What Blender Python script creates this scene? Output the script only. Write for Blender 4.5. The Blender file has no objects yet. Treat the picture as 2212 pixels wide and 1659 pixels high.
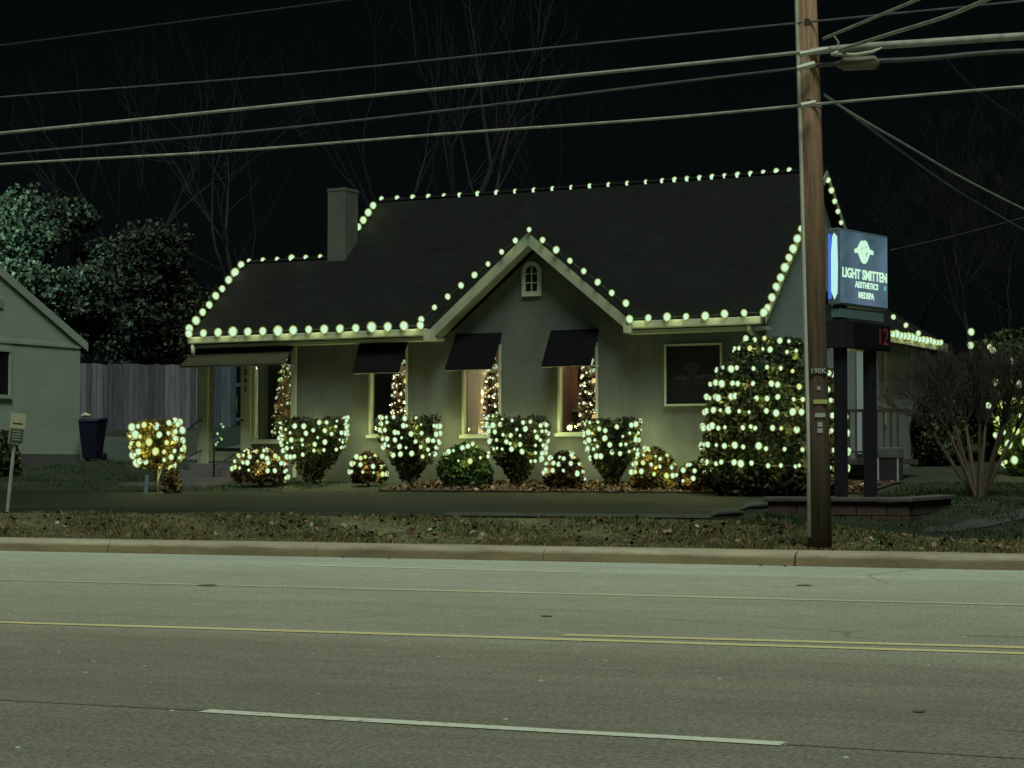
import bpy, math, random
import numpy as np
from mathutils import Vector, Matrix
random.seed(7); RNG = np.random.default_rng(11)
SC = bpy.context.scene; COL = SC.collection

# ------------------------------------------------------------------ camera
F = 4400.0; CX = 1106.0; CY = 829.5; EYE = 1.1; PITCH = math.atan(180/4400)
cam = bpy.data.cameras.new('camera'); cam.sensor_width = 36; cam.lens = F/2212*36
cam.clip_start = .1; cam.clip_end = 2000
cob = bpy.data.objects.new('camera', cam); COL.objects.link(cob)
cob.location = (0, 0, EYE); cob.rotation_euler = (math.pi/2+PITCH, 0, 0); SC.camera = cob
# ------------------------------------------------------------------ world, sun, exposure
SUN_EL = math.radians(60); SUN_AZ = math.radians(172)   # azimuth from +Y clockwise: behind the camera
w = bpy.data.worlds.new('World'); SC.world = w; w.use_nodes = True
nt = w.node_tree; nt.nodes.clear()
sky = nt.nodes.new('ShaderNodeTexSky'); sky.sky_type = 'NISHITA'; sky.sun_disc = False
sky.sun_elevation = SUN_EL; sky.sun_rotation = SUN_AZ
hs = nt.nodes.new('ShaderNodeHueSaturation'); hs.inputs['Saturation'].default_value = .3
mx = nt.nodes.new('ShaderNodeMix'); mx.data_type = 'RGBA'; mx.blend_type = 'MULTIPLY'
mx.inputs[0].default_value = 1; mx.inputs[7].default_value = (.7, 1, 1, 1)
bg = nt.nodes.new('ShaderNodeBackground'); bg.inputs[1].default_value = .00055
ow = nt.nodes.new('ShaderNodeOutputWorld')
nt.links.new(sky.outputs[0], hs.inputs['Color']); nt.links.new(hs.outputs[0], mx.inputs[6])
nt.links.new(mx.outputs[2], bg.inputs[0]); nt.links.new(bg.outputs[0], ow.inputs[0])
sl = bpy.data.lights.new('sun', 'SUN'); sl.energy = 2.75; sl.angle = math.radians(22); sl.color = (.93, 1, .88)
so = bpy.data.objects.new('sun', sl); COL.objects.link(so)
sd = Vector((math.sin(SUN_AZ)*math.cos(SUN_EL), math.cos(SUN_AZ)*math.cos(SUN_EL), math.sin(SUN_EL)))
so.rotation_euler = sd.to_track_quat('Z', 'Y').to_euler(); so.location = (0, 0, 30)
SC.view_settings.view_transform = 'Standard'; SC.view_settings.look = 'None'
SC.view_settings.exposure = 0; SC.view_settings.gamma = 1; SC.view_settings.use_curve_mapping = False

# ------------------------------------------------------------------ frames
def ray(x, y):
    a = (x-CX)/F; b = (CY-y)/F
    return Vector((a, math.cos(PITCH)-b*math.sin(PITCH), math.sin(PITCH)+b*math.cos(PITCH)))
class Frame:
    def __init__(s, o, th):
        s.o = Vector(o); s.th = th; s.ax = Vector((math.cos(th), -math.sin(th), 0)); s.bx = Vector((math.sin(th), math.cos(th), 0))
        s.M = Matrix.Translation(s.o) @ Matrix.Rotation(-th, 4, 'Z')
    def onb(s, x, y, b):          # point of the plane "local y = b" seen at x, y of the photograph; local coordinates
        r = ray(x, y); t = (b+s.o.dot(s.bx))/r.dot(s.bx); P = Vector((0, 0, EYE))+r*t-s.o
        return Vector((P.dot(s.ax), b, P.z))
    def ona(s, x, y, a):
        r = ray(x, y); t = (a+s.o.dot(s.ax))/r.dot(s.ax); P = Vector((0, 0, EYE))+r*t-s.o
        return Vector((a, P.dot(s.bx), P.z))
    def w(s, a, b, z=0): return s.o+s.ax*a+s.bx*b+Vector((0, 0, z))
    def l(s, p):
        q = Vector(p)-s.o; return (q.dot(s.ax), q.dot(s.bx))
HF = Frame((0, 38.2, 0), math.atan(4400/8313))     # the house
RF = Frame((0, 24.6, 0), math.atan(4400/10500))    # the road; local y = 0 is the back of the kerb
def at(x, Z): return Vector(((x-CX)/F*Z, Z, 0))
def wz(x, y, Z):
    r = ray(x, y); return Vector((0, 0, EYE))+r*(Z/r.y)

KV = [-400, -60, -.35, -.3, .0, 2.4, 6, 10.2, 12.3, 13.5, 17.4, 19.4, 22, 26.7, 40, 300]
KA = [-.06, -.06, -.06, .14, .15, .42, .56, .66, .80, .83, 1.15, 1.28, 1.6, 2.2, 2.6, 4]
KB = [-.06, -.06, -.06, .14, .15, .20, .50, .70, .80, .83, 1.15, 1.28, 1.6, 2.2, 2.6, 4]
def zg_uv(u, v):
    t = min(1, max(0, (u-2.5)/2.5)); return float(np.interp(v, KV, KA))*(1-t)+float(np.interp(v, KV, KB))*t
def zg(p):
    u, v = RF.l(p); return zg_uv(u, v)

def gp(x, y):                     # the point of the terrain seen at x, y of the photograph
    r = ray(x, y); t = 20.0
    while t < 120:
        p = Vector((0, 0, EYE))+r*t
        if p.z < zg(p): break
        t += .05
    return p
# ------------------------------------------------------------------ helpers
def link(o, parent=None):
    COL.objects.link(o)
    if parent: o.parent = parent
    return o
def tag(o, label=None, cat=None, group=None, kind=None):
    if label: o['label'] = label
    if cat: o['category'] = cat
    if group: o['group'] = group
    if kind: o['kind'] = kind
    return o
def empty(name, loc, rz, label, cat, group=None):
    o = bpy.data.objects.new(name, None); o.location = loc; o.rotation_euler = (0, 0, rz); o.empty_display_size = .2
    link(o); return tag(o, label, cat, group)
class MB:
    def __init__(s): s.v = []; s.f = []
    def poly(s, pts):
        n = len(s.v); s.v += [tuple(p) for p in pts]; s.f.append(tuple(range(n, n+len(pts)))); return s
    def box(s, x0, x1, y0, y1, z0, z1, M=None):
        n = len(s.v)
        P = [(x0, y0, z0), (x1, y0, z0), (x1, y1, z0), (x0, y1, z0), (x0, y0, z1), (x1, y0, z1), (x1, y1, z1), (x0, y1, z1)]
        if M: P = [tuple(M @ Vector(p)) for p in P]
        s.v += P
        s.f += [tuple(n+i for i in q) for q in ((0, 3, 2, 1), (4, 5, 6, 7), (0, 1, 5, 4), (1, 2, 6, 5), (2, 3, 7, 6), (3, 0, 4, 7))]
        return s
    def prism(s, pts, d):         # closed polygon pushed along vector d
        n = len(s.v); k = len(pts); d = Vector(d)
        s.v += [tuple(p) for p in pts]+[tuple(Vector(p)+d) for p in pts]
        s.f.append(tuple(range(n, n+k))[::-1]); s.f.append(tuple(range(n+k, n+2*k)))
        for i in range(k):
            j = (i+1) % k; s.f.append((n+i, n+j, n+k+j, n+k+i))
        return s
    def tube(s, pts, r, sides=6, cap=True):
        pts = [Vector(p) for p in pts]; k = len(pts)
        if not hasattr(r, '__len__'): r = [r]*k
        n = len(s.v); up = None
        for i, p in enumerate(pts):
            d = (pts[min(i+1, k-1)]-pts[max(i-1, 0)]).normalized()
            if up is None: up = Vector((0, 0, 1)) if abs(d.z) < .9 else Vector((1, 0, 0))
            e = d.cross(up).normalized(); f = e.cross(d).normalized(); up = f
            for q in range(sides):
                a = 2*math.pi*q/sides; s.v.append(tuple(p+(e*math.cos(a)+f*math.sin(a))*r[i]))
        for i in range(k-1):
            for q in range(sides):
                q2 = (q+1) % sides; s.f.append((n+i*sides+q, n+i*sides+q2, n+(i+1)*sides+q2, n+(i+1)*sides+q))
        if cap:
            s.f.append(tuple(n+q for q in range(sides))[::-1]); s.f.append(tuple(n+(k-1)*sides+q for q in range(sides)))
        return s
    def mesh(s, name, m, smooth=False):
        me = bpy.data.meshes.new(name); me.from_pydata(s.v, [], s.f); me.validate(); me.update()
        if m: me.materials.append(m)
        if smooth: me.polygons.foreach_set('use_smooth', [True]*len(me.polygons))
        return me
    def build(s, name, m, parent=None, smooth=False, bevel=0):
        o = bpy.data.objects.new(name, s.mesh(name, m, smooth)); link(o, parent)
        if bevel:
            b = o.modifiers.new('bevel', 'BEVEL'); b.width = bevel; b.segments = 2; b.limit_method = 'ANGLE'
        return o
def arr_mesh(name, V, k, m):      # V: (n*k, 3) array, faces of k consecutive vertices
    n = len(V)//k; me = bpy.data.meshes.new(name)
    me.vertices.add(n*k); me.vertices.foreach_set('co', np.asarray(V, dtype=np.float32).ravel())
    me.loops.add(n*k); me.loops.foreach_set('vertex_index', np.arange(n*k, dtype=np.int32))
    me.polygons.add(n); me.polygons.foreach_set('loop_start', np.arange(0, n*k, k, dtype=np.int32))
    me.polygons.foreach_set('loop_total', np.full(n, k, dtype=np.int32)); me.update(calc_edges=True); me.materials.append(m)
    return me
def leaf_quads(P, size, flat=0.0, elong=1.7):
    n = len(P); d = RNG.normal(size=(n, 3)); d[:, 2] *= (1-flat); d /= np.linalg.norm(d, axis=1)[:, None]
    e = RNG.normal(size=(n, 3)); e -= (e*d).sum(1)[:, None]*d; e /= np.linalg.norm(e, axis=1)[:, None]
    s = size*RNG.uniform(.6, 1.3, n)[:, None]
    a = d*s*elong/2; b = e*s/2; k = np.cross(d, e)*s*.18
    V = np.empty((n, 4, 3)); V[:, 0] = P-a; V[:, 1] = P+b+k; V[:, 2] = P+a; V[:, 3] = P-b+k
    return V.reshape(-1, 3)

# ------------------------------------------------------------------ materials
def base(name, rough=.8, spec=.3):
    m = bpy.data.materials.new(name); m.use_nodes = True; b = m.node_tree.nodes['Principled BSDF']
    b.inputs['Roughness'].default_value = rough; b.inputs['Specular IOR Level'].default_value = spec
    return m, m.node_tree, b
def coord(nt, scale=(1, 1, 1), kind='Object'):
    tc = nt.nodes.new('ShaderNodeTexCoord'); mp = nt.nodes.new('ShaderNodeMapping'); mp.inputs['Scale'].default_value = scale
    nt.links.new(tc.outputs[kind], mp.inputs[0]); return mp.outputs[0]
def noise(nt, vec, scale, detail=4, rough=.6):
    n = nt.nodes.new('ShaderNodeTexNoise'); n.inputs['Scale'].default_value = scale; n.inputs['Detail'].default_value = detail
    n.inputs['Roughness'].default_value = rough; nt.links.new(vec, n.inputs['Vector']); return n.outputs[0]
def ramp(nt, fac, stops):
    r = nt.nodes.new('ShaderNodeValToRGB'); e = r.color_ramp.elements
    while len(e) < len(stops): e.new(.5)
    for q, (p, c) in zip(e, stops): q.position = p; q.color = (*c, 1)
    nt.links.new(fac, r.inputs[0]); return r.outputs[0]
def mixc(nt, a, b, fac=1.0, mode='MULTIPLY'):
    m = nt.nodes.new('ShaderNodeMix'); m.data_type = 'RGBA'; m.blend_type = mode
    if isinstance(fac, float): m.inputs[0].default_value = fac
    else: nt.links.new(fac, m.inputs[0])
    for i, c in ((6, a), (7, b)):
        if isinstance(c, tuple): m.inputs[i].default_value = (*c, 1)
        else: nt.links.new(c, m.inputs[i])
    return m.outputs[2]
def bump(nt, b, h, strength=.3, dist=.01):
    n = nt.nodes.new('ShaderNodeBump'); n.inputs['Strength'].default_value = strength; n.inputs['Distance'].default_value = dist
    nt.links.new(h, n.inputs['Height']); nt.links.new(n.outputs[0], b.inputs['Normal'])
def simple(name, c, rough=.75, var=.25, scale=3.0, stretch=(1, 1, 1), spec=.3, bmp=.15, fine=60.0):
    m, nt, b = base(name, rough, spec); v = coord(nt, stretch)
    n1 = noise(nt, v, scale, 5); lo = tuple(x*(1-var) for x in c); hi = tuple(min(1, x*(1+var)) for x in c)
    c1 = ramp(nt, n1, [(.3, lo), (.7, hi)]); n2 = noise(nt, v, fine, 2)
    c2 = mixc(nt, c1, ramp(nt, n2, [(.3, (.8,)*3), (.7, (1,)*3)]))
    nt.links.new(c2, b.inputs['Base Color']); bump(nt, b, n2, bmp, .01); return m
def emit(name, c, s):
    m = bpy.data.materials.new(name); m.use_nodes = True; nt = m.node_tree; nt.nodes.clear()
    e = nt.nodes.new('ShaderNodeEmission'); e.inputs[0].default_value = (*c, 1); e.inputs[1].default_value = s
    o = nt.nodes.new('ShaderNodeOutputMaterial'); nt.links.new(e.outputs[0], o.inputs[0]); return m
def foliage(name, stops, rough=.6, spec=.2, trans=.0):
    m, nt, b = base(name, rough, spec); g = nt.nodes.new('ShaderNodeNewGeometry')
    c = ramp(nt, g.outputs['Random Per Island'], stops)
    n = noise(nt, coord(nt), 2.5, 3); c = mixc(nt, c, ramp(nt, n, [(.3, (.5, .5, .5)), (.7, (1, 1, 1))]))
    nt.links.new(c, b.inputs['Base Color']); return m

def road_mat():
    m, nt, b = base('asphalt', .75, .35); v = coord(nt); vs = coord(nt, (.06, 1, 1))
    road_xyz = nt.nodes.new('ShaderNodeSeparateXYZ'); nt.links.new(v, road_xyz.inputs[0])
    mr = nt.nodes.new('ShaderNodeMapRange'); mr.inputs[1].default_value = -24; mr.inputs[2].default_value = 0
    nt.links.new(road_xyz.outputs[1], mr.inputs[0])
    # street-lamp light painted in, paler towards the kerb, over darker near pavement
    c = ramp(nt, mr.outputs[0], [(0, (.155, .165, .118)), (.38, (.172, .18, .13)), (.52, (.20, .208, .15)), (.55, (.26, .275, .20)),
                                 (.74, (.31, .335, .245)), (.78, (.33, .365, .27)), (.86, (.34, .375, .28)), (.9, (.40, .45, .34)), (.985, (.38, .44, .345)), (1, (.28, .33, .27))])
    c = mixc(nt, c, ramp(nt, noise(nt, vs, .9, 6, .65), [(.3, (.86,)*3), (.55, (1,)*3), (.75, (1.0, 1.0, .97))]))
    c = mixc(nt, c, ramp(nt, noise(nt, vs, 3.2, 3), [(.35, (.9,)*3), (.6, (1,)*3)]))
    c = mixc(nt, c, ramp(nt, noise(nt, v, .5, 4), [(.3, (.85,)*3), (.7, (1,)*3)]))
    c = mixc(nt, c, ramp(nt, noise(nt, v, 38, 4, .85), [(.40, (.55,)*3), (.5, (1,)*3), (.60, (1.45,)*3)]))
    c = mixc(nt, c, ramp(nt, noise(nt, coord(nt, (.6, 1, 1)), 7, 4, .75), [(.36, (.88,)*3), (.5, (1,)*3), (.66, (1.1,)*3)]))
    vo = nt.nodes.new('ShaderNodeTexVoronoi'); vo.inputs['Scale'].default_value = 7; nt.links.new(v, vo.inputs['Vector'])
    cx = nt.nodes.new('ShaderNodeTexVoronoi'); cx.inputs['Scale'].default_value = .32; cx.feature = 'DISTANCE_TO_EDGE'
    wv = mixc(nt, v, noise(nt, v, 3, 4), .12, 'ADD'); nt.links.new(wv, cx.inputs['Vector'])
    msk = ramp(nt, noise(nt, v, .28, 2), [(.56, (0,)*3), (.62, (1,)*3)])
    crack = mixc(nt, ramp(nt, cx.outputs[0], [(0, (.35,)*3), (.006, (.5,)*3), (.012, (1,)*3)]), (1, 1, 1), .45, 'MIX')
    c = mixc(nt, c, mixc(nt, (1, 1, 1), crack, msk, 'MIX'))
    sp = ramp(nt, vo.outputs[0], [(0, (1,)*3), (.07, (1,)*3), (.09, (0,)*3)])   # glints painted into the colour as pale specks
    rnd = ramp(nt, vo.outputs[1], [(.0, (0,)*3), (.76, (0,)*3), (.78, (1,)*3)])
    c = mixc(nt, c, (.75, .85, .8), mixc(nt, sp, rnd), 'MIX')
    nt.links.new(c, b.inputs['Base Color']); bump(nt, b, noise(nt, v, 60, 3, .8), .6, .012); return m
def siding(name, c, pitch, axis='Z', var=.2):
    m, nt, b = base(name, .6, .3); v = coord(nt)
    sx = nt.nodes.new('ShaderNodeSeparateXYZ'); nt.links.new(v, sx.inputs[0])
    d = nt.nodes.new('ShaderNodeMath'); d.operation = 'DIVIDE'; d.inputs[1].default_value = pitch; nt.links.new(sx.outputs[axis], d.inputs[0])
    fr = nt.nodes.new('ShaderNodeMath'); fr.operation = 'FRACT'; nt.links.new(d.outputs[0], fr.inputs[0])
    lap = ramp(nt, fr.outputs[0], [(0, (.6,)*3), (.1, (1,)*3), (1, (.97,)*3)])
    col = ramp(nt, noise(nt, v, 1.2, 5), [(.3, tuple(x*(1-var) for x in c)), (.7, c)])
    nt.links.new(mixc(nt, col, lap), b.inputs['Base Color']); bump(nt, b, fr.outputs[0], .6, .02); return m
def shingles():
    m, nt, b = base('roof_shingles', .85, .1); v = coord(nt)
    br = nt.nodes.new('ShaderNodeTexBrick'); br.inputs['Scale'].default_value = 1; br.inputs['Mortar Size'].default_value = .006
    br.inputs['Brick Width'].default_value = .32; br.inputs['Row Height'].default_value = .11
    br.inputs['Color1'].default_value = (.0072, .0088, .0080, 1); br.inputs['Color2'].default_value = (.0092, .0108, .0092, 1); br.inputs['Mortar'].default_value = (.0052, .0064, .0058, 1)
    tc = nt.nodes.new('ShaderNodeTexCoord'); sx = nt.nodes.new('ShaderNodeSeparateXYZ'); cb = nt.nodes.new('ShaderNodeCombineXYZ')
    nt.links.new(tc.outputs['Object'], sx.inputs[0]); nt.links.new(sx.outputs[0], cb.inputs[0]); nt.links.new(sx.outputs[2], cb.inputs[1]); nt.links.new(cb.outputs[0], br.inputs['Vector'])
    c = mixc(nt, br.outputs[0], ramp(nt, noise(nt, v, 1.1, 5), [(.3, (.75,)*3), (.7, (1.15,)*3)]))
    nt.links.new(c, b.inputs['Base Color']); bump(nt, b, br.outputs[1], .4, .01); return m
def wood(name, c, axis=2, rough=.8):
    st = [6, 6, 6]; st[axis] = .35
    m, nt, b = base(name, rough, .2); v = coord(nt, tuple(st))
    n = noise(nt, v, 3, 6, .7); lo = tuple(x*.45 for x in c)
    col = ramp(nt, n, [(.32, lo), (.5, c), (.7, tuple(min(1, x*1.25) for x in c))])
    nt.links.new(col, b.inputs['Base Color']); bump(nt, b, n, .5, .01); return m
def glass(name, tint=(.8, .9, .9), mixf=.82):
    m = bpy.data.materials.new(name); m.use_nodes = True; nt = m.node_tree; nt.nodes.clear()
    t = nt.nodes.new('ShaderNodeBsdfTransparent'); t.inputs[0].default_value = (*tint, 1)
    g = nt.nodes.new('ShaderNodeBsdfGlossy'); g.inputs['Roughness'].default_value = .08
    x = nt.nodes.new('ShaderNodeMixShader'); x.inputs[0].default_value = 1-mixf; f = nt.nodes.new('ShaderNodeFresnel')
    f.inputs[0].default_value = 1.5; o = nt.nodes.new('ShaderNodeOutputMaterial')
    nt.links.new(f.outputs[0], x.inputs[0]); nt.links.new(t.outputs[0], x.inputs[1]); nt.links.new(g.outputs[0], x.inputs[2]); nt.links.new(x.outputs[0], o.inputs[0]); return m
M = {}
M['road'] = road_mat()
M['lot'] = simple('lot_asphalt', (.0145, .022, .014), .85, .5, 1.4, (.12, 1, 1), .08, .3, 22)
M['drive'] = simple('driveway_concrete', (.10, .10, .10), .8, .2, .8)
M['edge'] = simple('edge_concrete', (.055, .066, .048), .85, .3, 3)
M['kerb'] = simple('kerb_concrete', (.29, .28, .185), .8, .3, 2.0, (.4, 1, 2), .2, .6, 30)
M['soil'] = simple('ground_soil', (.11, .115, .055), .9, .4, 1.3, bmp=.6, fine=30)
M['lawn'] = simple('lawn_ground', (.016, .026, .013), .9, .35, .9, bmp=.6, fine=30)
M['mulch'] = simple('mulch', (.045, .03, .02), .9, .5, 9, bmp=1, fine=45)
def worn(name, c, under, lo, hi):    # paint rubbed through to the asphalt in places
    m, nt, b = base(name, .7, .3); v = coord(nt); n = noise(nt, v, 22, 5, .75); n2 = noise(nt, coord(nt, (.3, 1, 1)), 1.2, 3)
    mm = nt.nodes.new('ShaderNodeMath'); mm.operation = 'MULTIPLY_ADD'; mm.inputs[1].default_value = .5; nt.links.new(n2, mm.inputs[0]); nt.links.new(n, mm.inputs[2])
    nt.links.new(ramp(nt, mm.outputs[0], [(lo, under), (hi, c)]), b.inputs['Base Color']); bump(nt, b, n, .4, .01); return m
M['yellow'] = worn('yellow_paint', (.52, .50, .24), (.25, .26, .17), .58, .70)
M['tar'] = simple('tar', (.10, .10, .072), .7, .3, 6)
M['seam'] = simple('road_seam_filler', (.13, .135, .095), .7, .3, 4)
M['worn_yellow'] = worn('worn_yellow_paint', (.52, .53, .30), (.33, .36, .26), .66, .86)
M['white_line'] = worn('white_paint_line', (.50, .56, .44), (.19, .20, .14), .56, .68)
M['worn_white'] = worn('worn_white_line', (.58, .66, .52), (.38, .44, .33), .60, .85)
M['stucco'] = simple('painted_wall', (.086, .103, .09), .85, .17, 1.2, bmp=.6, fine=24)
_nt = M['stucco'].node_tree; _b = _nt.nodes['Principled BSDF']      # rain streaks and grime
_nt.links.new(mixc(_nt, _b.inputs['Base Color'].links[0].from_socket, ramp(_nt, noise(_nt, coord(_nt, (4, 4, .5)), 1.3, 5, .7), [(.36, (.88, .87, .84)), (.55, (1,)*3)])), _b.inputs['Base Color'])
M['gablewall'] = siding('gable_siding', (.25, .33, .33), .16)
M['trim'] = simple('white_trim', (.34, .40, .29), .6, .12, 3)
M['trimdull'] = simple('dull_trim', (.24, .28, .21), .6, .15, 3)
M['shingle'] = shingles()
M['chim'] = simple('chimney_paint', (.085, .10, .08), .85, .12, 3)
M['awning'] = simple('black_canvas', (.0045, .005, .006), .9, .2, 3, spec=.05)
M['awning_g'] = simple('dark_green_canvas', (.028, .032, .02), .85, .3, 2, (1, 3, 3), spec=.1)
M['glass'] = glass('window_glass')
M['dark'] = simple('dark_interior', (.03, .03, .035), .9)
M['black'] = simple('black_gloss', (.008, .009, .010), .4, .2)
M['steel'] = simple('galvanised_steel', (.30, .33, .30), .5, .2, 8)
M['bark'] = simple('bark', (.05, .045, .035), .9, .4, 6, (1, 1, .2), bmp=.8)
M['crape'] = simple('crape_bark', (.13, .105, .07), .8, .3, 5, (1, 1, .2), bmp=.5)
M['grayb'] = simple('far_bark', (.0065, .0072, .007), .9, .3, 6)
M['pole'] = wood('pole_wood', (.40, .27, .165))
def pole_falloff(m):        # street-lamp falloff painted into the wood: dark butt to pale top, in streaks
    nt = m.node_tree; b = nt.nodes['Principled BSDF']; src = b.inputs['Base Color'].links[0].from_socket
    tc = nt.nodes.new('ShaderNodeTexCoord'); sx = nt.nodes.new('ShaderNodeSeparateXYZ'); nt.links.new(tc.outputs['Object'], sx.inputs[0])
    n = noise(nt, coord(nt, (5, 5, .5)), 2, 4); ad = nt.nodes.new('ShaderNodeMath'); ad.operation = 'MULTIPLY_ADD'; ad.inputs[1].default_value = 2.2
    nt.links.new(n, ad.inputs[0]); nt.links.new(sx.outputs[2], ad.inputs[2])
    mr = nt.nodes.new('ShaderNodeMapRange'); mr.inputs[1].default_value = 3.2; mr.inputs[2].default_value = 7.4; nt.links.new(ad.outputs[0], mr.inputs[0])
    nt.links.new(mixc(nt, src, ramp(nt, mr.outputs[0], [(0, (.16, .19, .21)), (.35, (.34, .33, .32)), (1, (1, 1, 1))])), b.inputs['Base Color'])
pole_falloff(M['pole'])
M['fence'] = wood('fence_boards', (.105, .108, .125))
_nt = M['fence'].node_tree; _b = _nt.nodes['Principled BSDF']; _g = _nt.nodes.new('ShaderNodeNewGeometry')
_nt.links.new(mixc(_nt, _b.inputs['Base Color'].links[0].from_socket, ramp(_nt, _g.outputs['Random Per Island'], [(0, (.5,)*3), (.6, (.95,)*3), (1, (1.35,)*3)])), _b.inputs['Base Color'])
M['brick'] = simple('brown_block', (.06, .045, .034), .9, .3, 5, bmp=.6)
M['conduit'] = simple('pale_conduit', (.42, .46, .36), .5, .15, 5)
M['cable'] = simple('cable_sheath', (.27, .30, .24), .6, .35, 6, bmp=.5)
M['cabledim'] = simple('dull_cable', (.075, .085, .08), .6, .35, 6)
M['cablefaint'] = simple('faint_cable', (.028, .03, .028), .6, .3, 6)
def bulb_mat(name, core, rim):   # frosted bulb: pale core, its glow halo painted in as an amber rim
    m = bpy.data.materials.new(name); m.use_nodes = True; nt = m.node_tree; nt.nodes.clear()
    lw = nt.nodes.new('ShaderNodeLayerWeight'); lw.inputs[0].default_value = .5
    c = ramp(nt, lw.outputs['Facing'], [(.0, core), (.26, core), (.42, rim), (1, tuple(x*.45 for x in rim))])
    e = nt.nodes.new('ShaderNodeEmission'); e.inputs[1].default_value = 1.0; nt.links.new(c, e.inputs[0])
    o = nt.nodes.new('ShaderNodeOutputMaterial'); nt.links.new(e.outputs[0], o.inputs[0]); return m
M['bulb'] = bulb_mat('bulb_glow', (.62, .93, .66), (.33, .38, .07))
M['bulb_y'] = bulb_mat('bulb_glow_yellow', (.66, .86, .36), (.30, .28, .03))
M['bulb_w'] = bulb_mat('bulb_glow_warm', (.78, .88, .60), (.40, .24, .09))
M['wire'] = simple('green_wire', (.02, .03, .015), .7)
M['fol_dark'] = foliage('holly_leaves', [(0, (.014, .024, .011)), (.5, (.028, .042, .016)), (.85, (.045, .06, .02)), (1, (.08, .10, .04))])
M['fol_red'] = foliage('russet_leaves', [(0, (.03, .022, .012)), (.5, (.06, .035, .018)), (1, (.11, .09, .03))])
M['fol_green'] = foliage('green_leaves', [(0, (.02, .05, .012)), (.5, (.04, .09, .015)), (1, (.08, .14, .03))])
M['fol_gold'] = foliage('gold_leaves', [(0, (.07, .06, .015)), (.5, (.13, .105, .025)), (1, (.22, .19, .05))])
M['fol_tree'] = foliage('tree_leaves', [(0, (.010, .020, .011)), (.4, (.024, .042, .026)), (.8, (.05, .078, .045)), (1, (.10, .13, .07))])
M['fol_dusk'] = foliage('dusky_leaves', [(0, (.008, .015, .009)), (.6, (.018, .028, .017)), (1, (.045, .055, .03))])
M['fol_xmas'] = foliage('xmas_needles', [(0, (.04, .03, .012)), (.5, (.09, .06, .025)), (1, (.18, .13, .06))])
M['grass'] = foliage('grass_blades', [(0, (.055, .11, .035)), (.4, (.09, .13, .045)), (.65, (.17, .155, .07)), (.88, (.25, .215, .10)), (1, (.38, .34, .19))], .8, .1)
M['grassg'] = foliage('green_grass_blades', [(0, (.018, .042, .016)), (.6, (.03, .065, .024)), (1, (.07, .09, .04))], .8, .1)
M['thatch'] = foliage('dead_grass', [(0, (.09, .085, .035)), (.5, (.17, .15, .065)), (1, (.30, .26, .13))], .8, .1)
M['litter'] = foliage('leaf_litter', [(0, (.06, .035, .018)), (.5, (.14, .09, .045)), (.9, (.25, .19, .10)), (1, (.45, .42, .33))], .8, .1)
M['blue_bin'] = simple('blue_plastic', (.003, .008, .022), .5, .1)
M['sidingN'] = siding('neighbour_siding', (.36, .46, .37), .19)
M['tan'] = simple('curtain', (.5, .38, .24), .9, .15, 2, (4, 1, .2))
_nt = M['tan'].node_tree; _t = _nt.nodes.new('ShaderNodeBsdfTranslucent'); _t.inputs[0].default_value = (.60, .52, .38, 1)
_m = _nt.nodes.new('ShaderNodeMixShader'); _m.inputs[0].default_value = .6; _nt.links.new(_nt.nodes['Principled BSDF'].outputs[0], _m.inputs[1]); _nt.links.new(_t.outputs[0], _m.inputs[2])
_nt.links.new(_m.outputs[0], _nt.nodes['Material Output'].inputs[0])
M['redwall'] = simple('interior_wall', (.20, .11, .075), .9, .1)
M['signface'] = emit('sign_face_glow', (.075, .12, .16), 1.0)
_nt = M['signface'].node_tree; _e = [n for n in _nt.nodes if n.type == 'EMISSION'][0]      # uneven tubes behind the panel
_nt.links.new(ramp(_nt, noise(_nt, coord(_nt), 1.7, 3), [(.32, (.045, .085, .11)), (.5, (.075, .125, .165)), (.7, (.12, .17, .24))]), _e.inputs[0])
M['signtext'] = emit('sign_letters_glow', (.58, .93, .68), 1.0)
M['signedge'] = emit('sign_edge_glow', (.50, .88, .86), 1.0)
M['signblue'] = emit('sign_blue_glow', (.07, .17, .62), 1.0)
M['signcase'] = simple('sign_cabinet', (.10, .17, .18), .5, .1)
M['darkmetal'] = simple('dark_bronze', (.016, .017, .022), .5, .2)
M['led'] = emit('red_led', (.06, .012, .016), 1.0)
M['darktext'] = simple('grey_lettering', (.045, .05, .043), .7, .1)
M['tagmetal'] = simple('tag_metal', (.30, .33, .27), .5, .1)
M['tagyellow'] = simple('tag_yellow', (.33, .36, .10), .6, .1)
M['signwhite'] = simple('sign_cream', (.42, .44, .28), .6, .1)
M['signdark'] = simple('sign_dark_panel', (.055, .07, .05), .6, .1)

# ------------------------------------------------------------------ text
def text_mesh(name, body, size, m, parent, Mx, ext=.004, bold=0, spacing=1.0, xscale=1.0):
    c = bpy.data.curves.new(name, 'FONT'); c.body = body; c.size = size; c.align_x = 'CENTER'; c.align_y = 'CENTER'
    c.extrude = ext; c.offset = bold; c.space_character = spacing; c.resolution_u = 3
    t = bpy.data.objects.new(name, c); COL.objects.link(t); dg = bpy.context.evaluated_depsgraph_get()
    me = bpy.data.meshes.new_from_object(t.evaluated_get(dg)); bpy.data.objects.remove(t)
    me.transform(Matrix.Diagonal((xscale, 1, 1, 1))); me.transform(Mx); me.materials.clear(); me.materials.append(m)
    o = bpy.data.objects.new(name, me); return link(o, parent)
def ribbon(mb, pts, wd, d=.006):
    for (p, q) in zip(pts[:-1], pts[1:]):
        p = Vector(p); q = Vector(q); t = (q-p).normalized(); n = Vector((-t.y, t.x))*wd/2; e = t*wd*.3
        mb.prism([(*(p-e+n), 0), (*(q+e+n), 0), (*(q+e-n), 0), (*(p-e-n), 0)], (0, 0, d))
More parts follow.
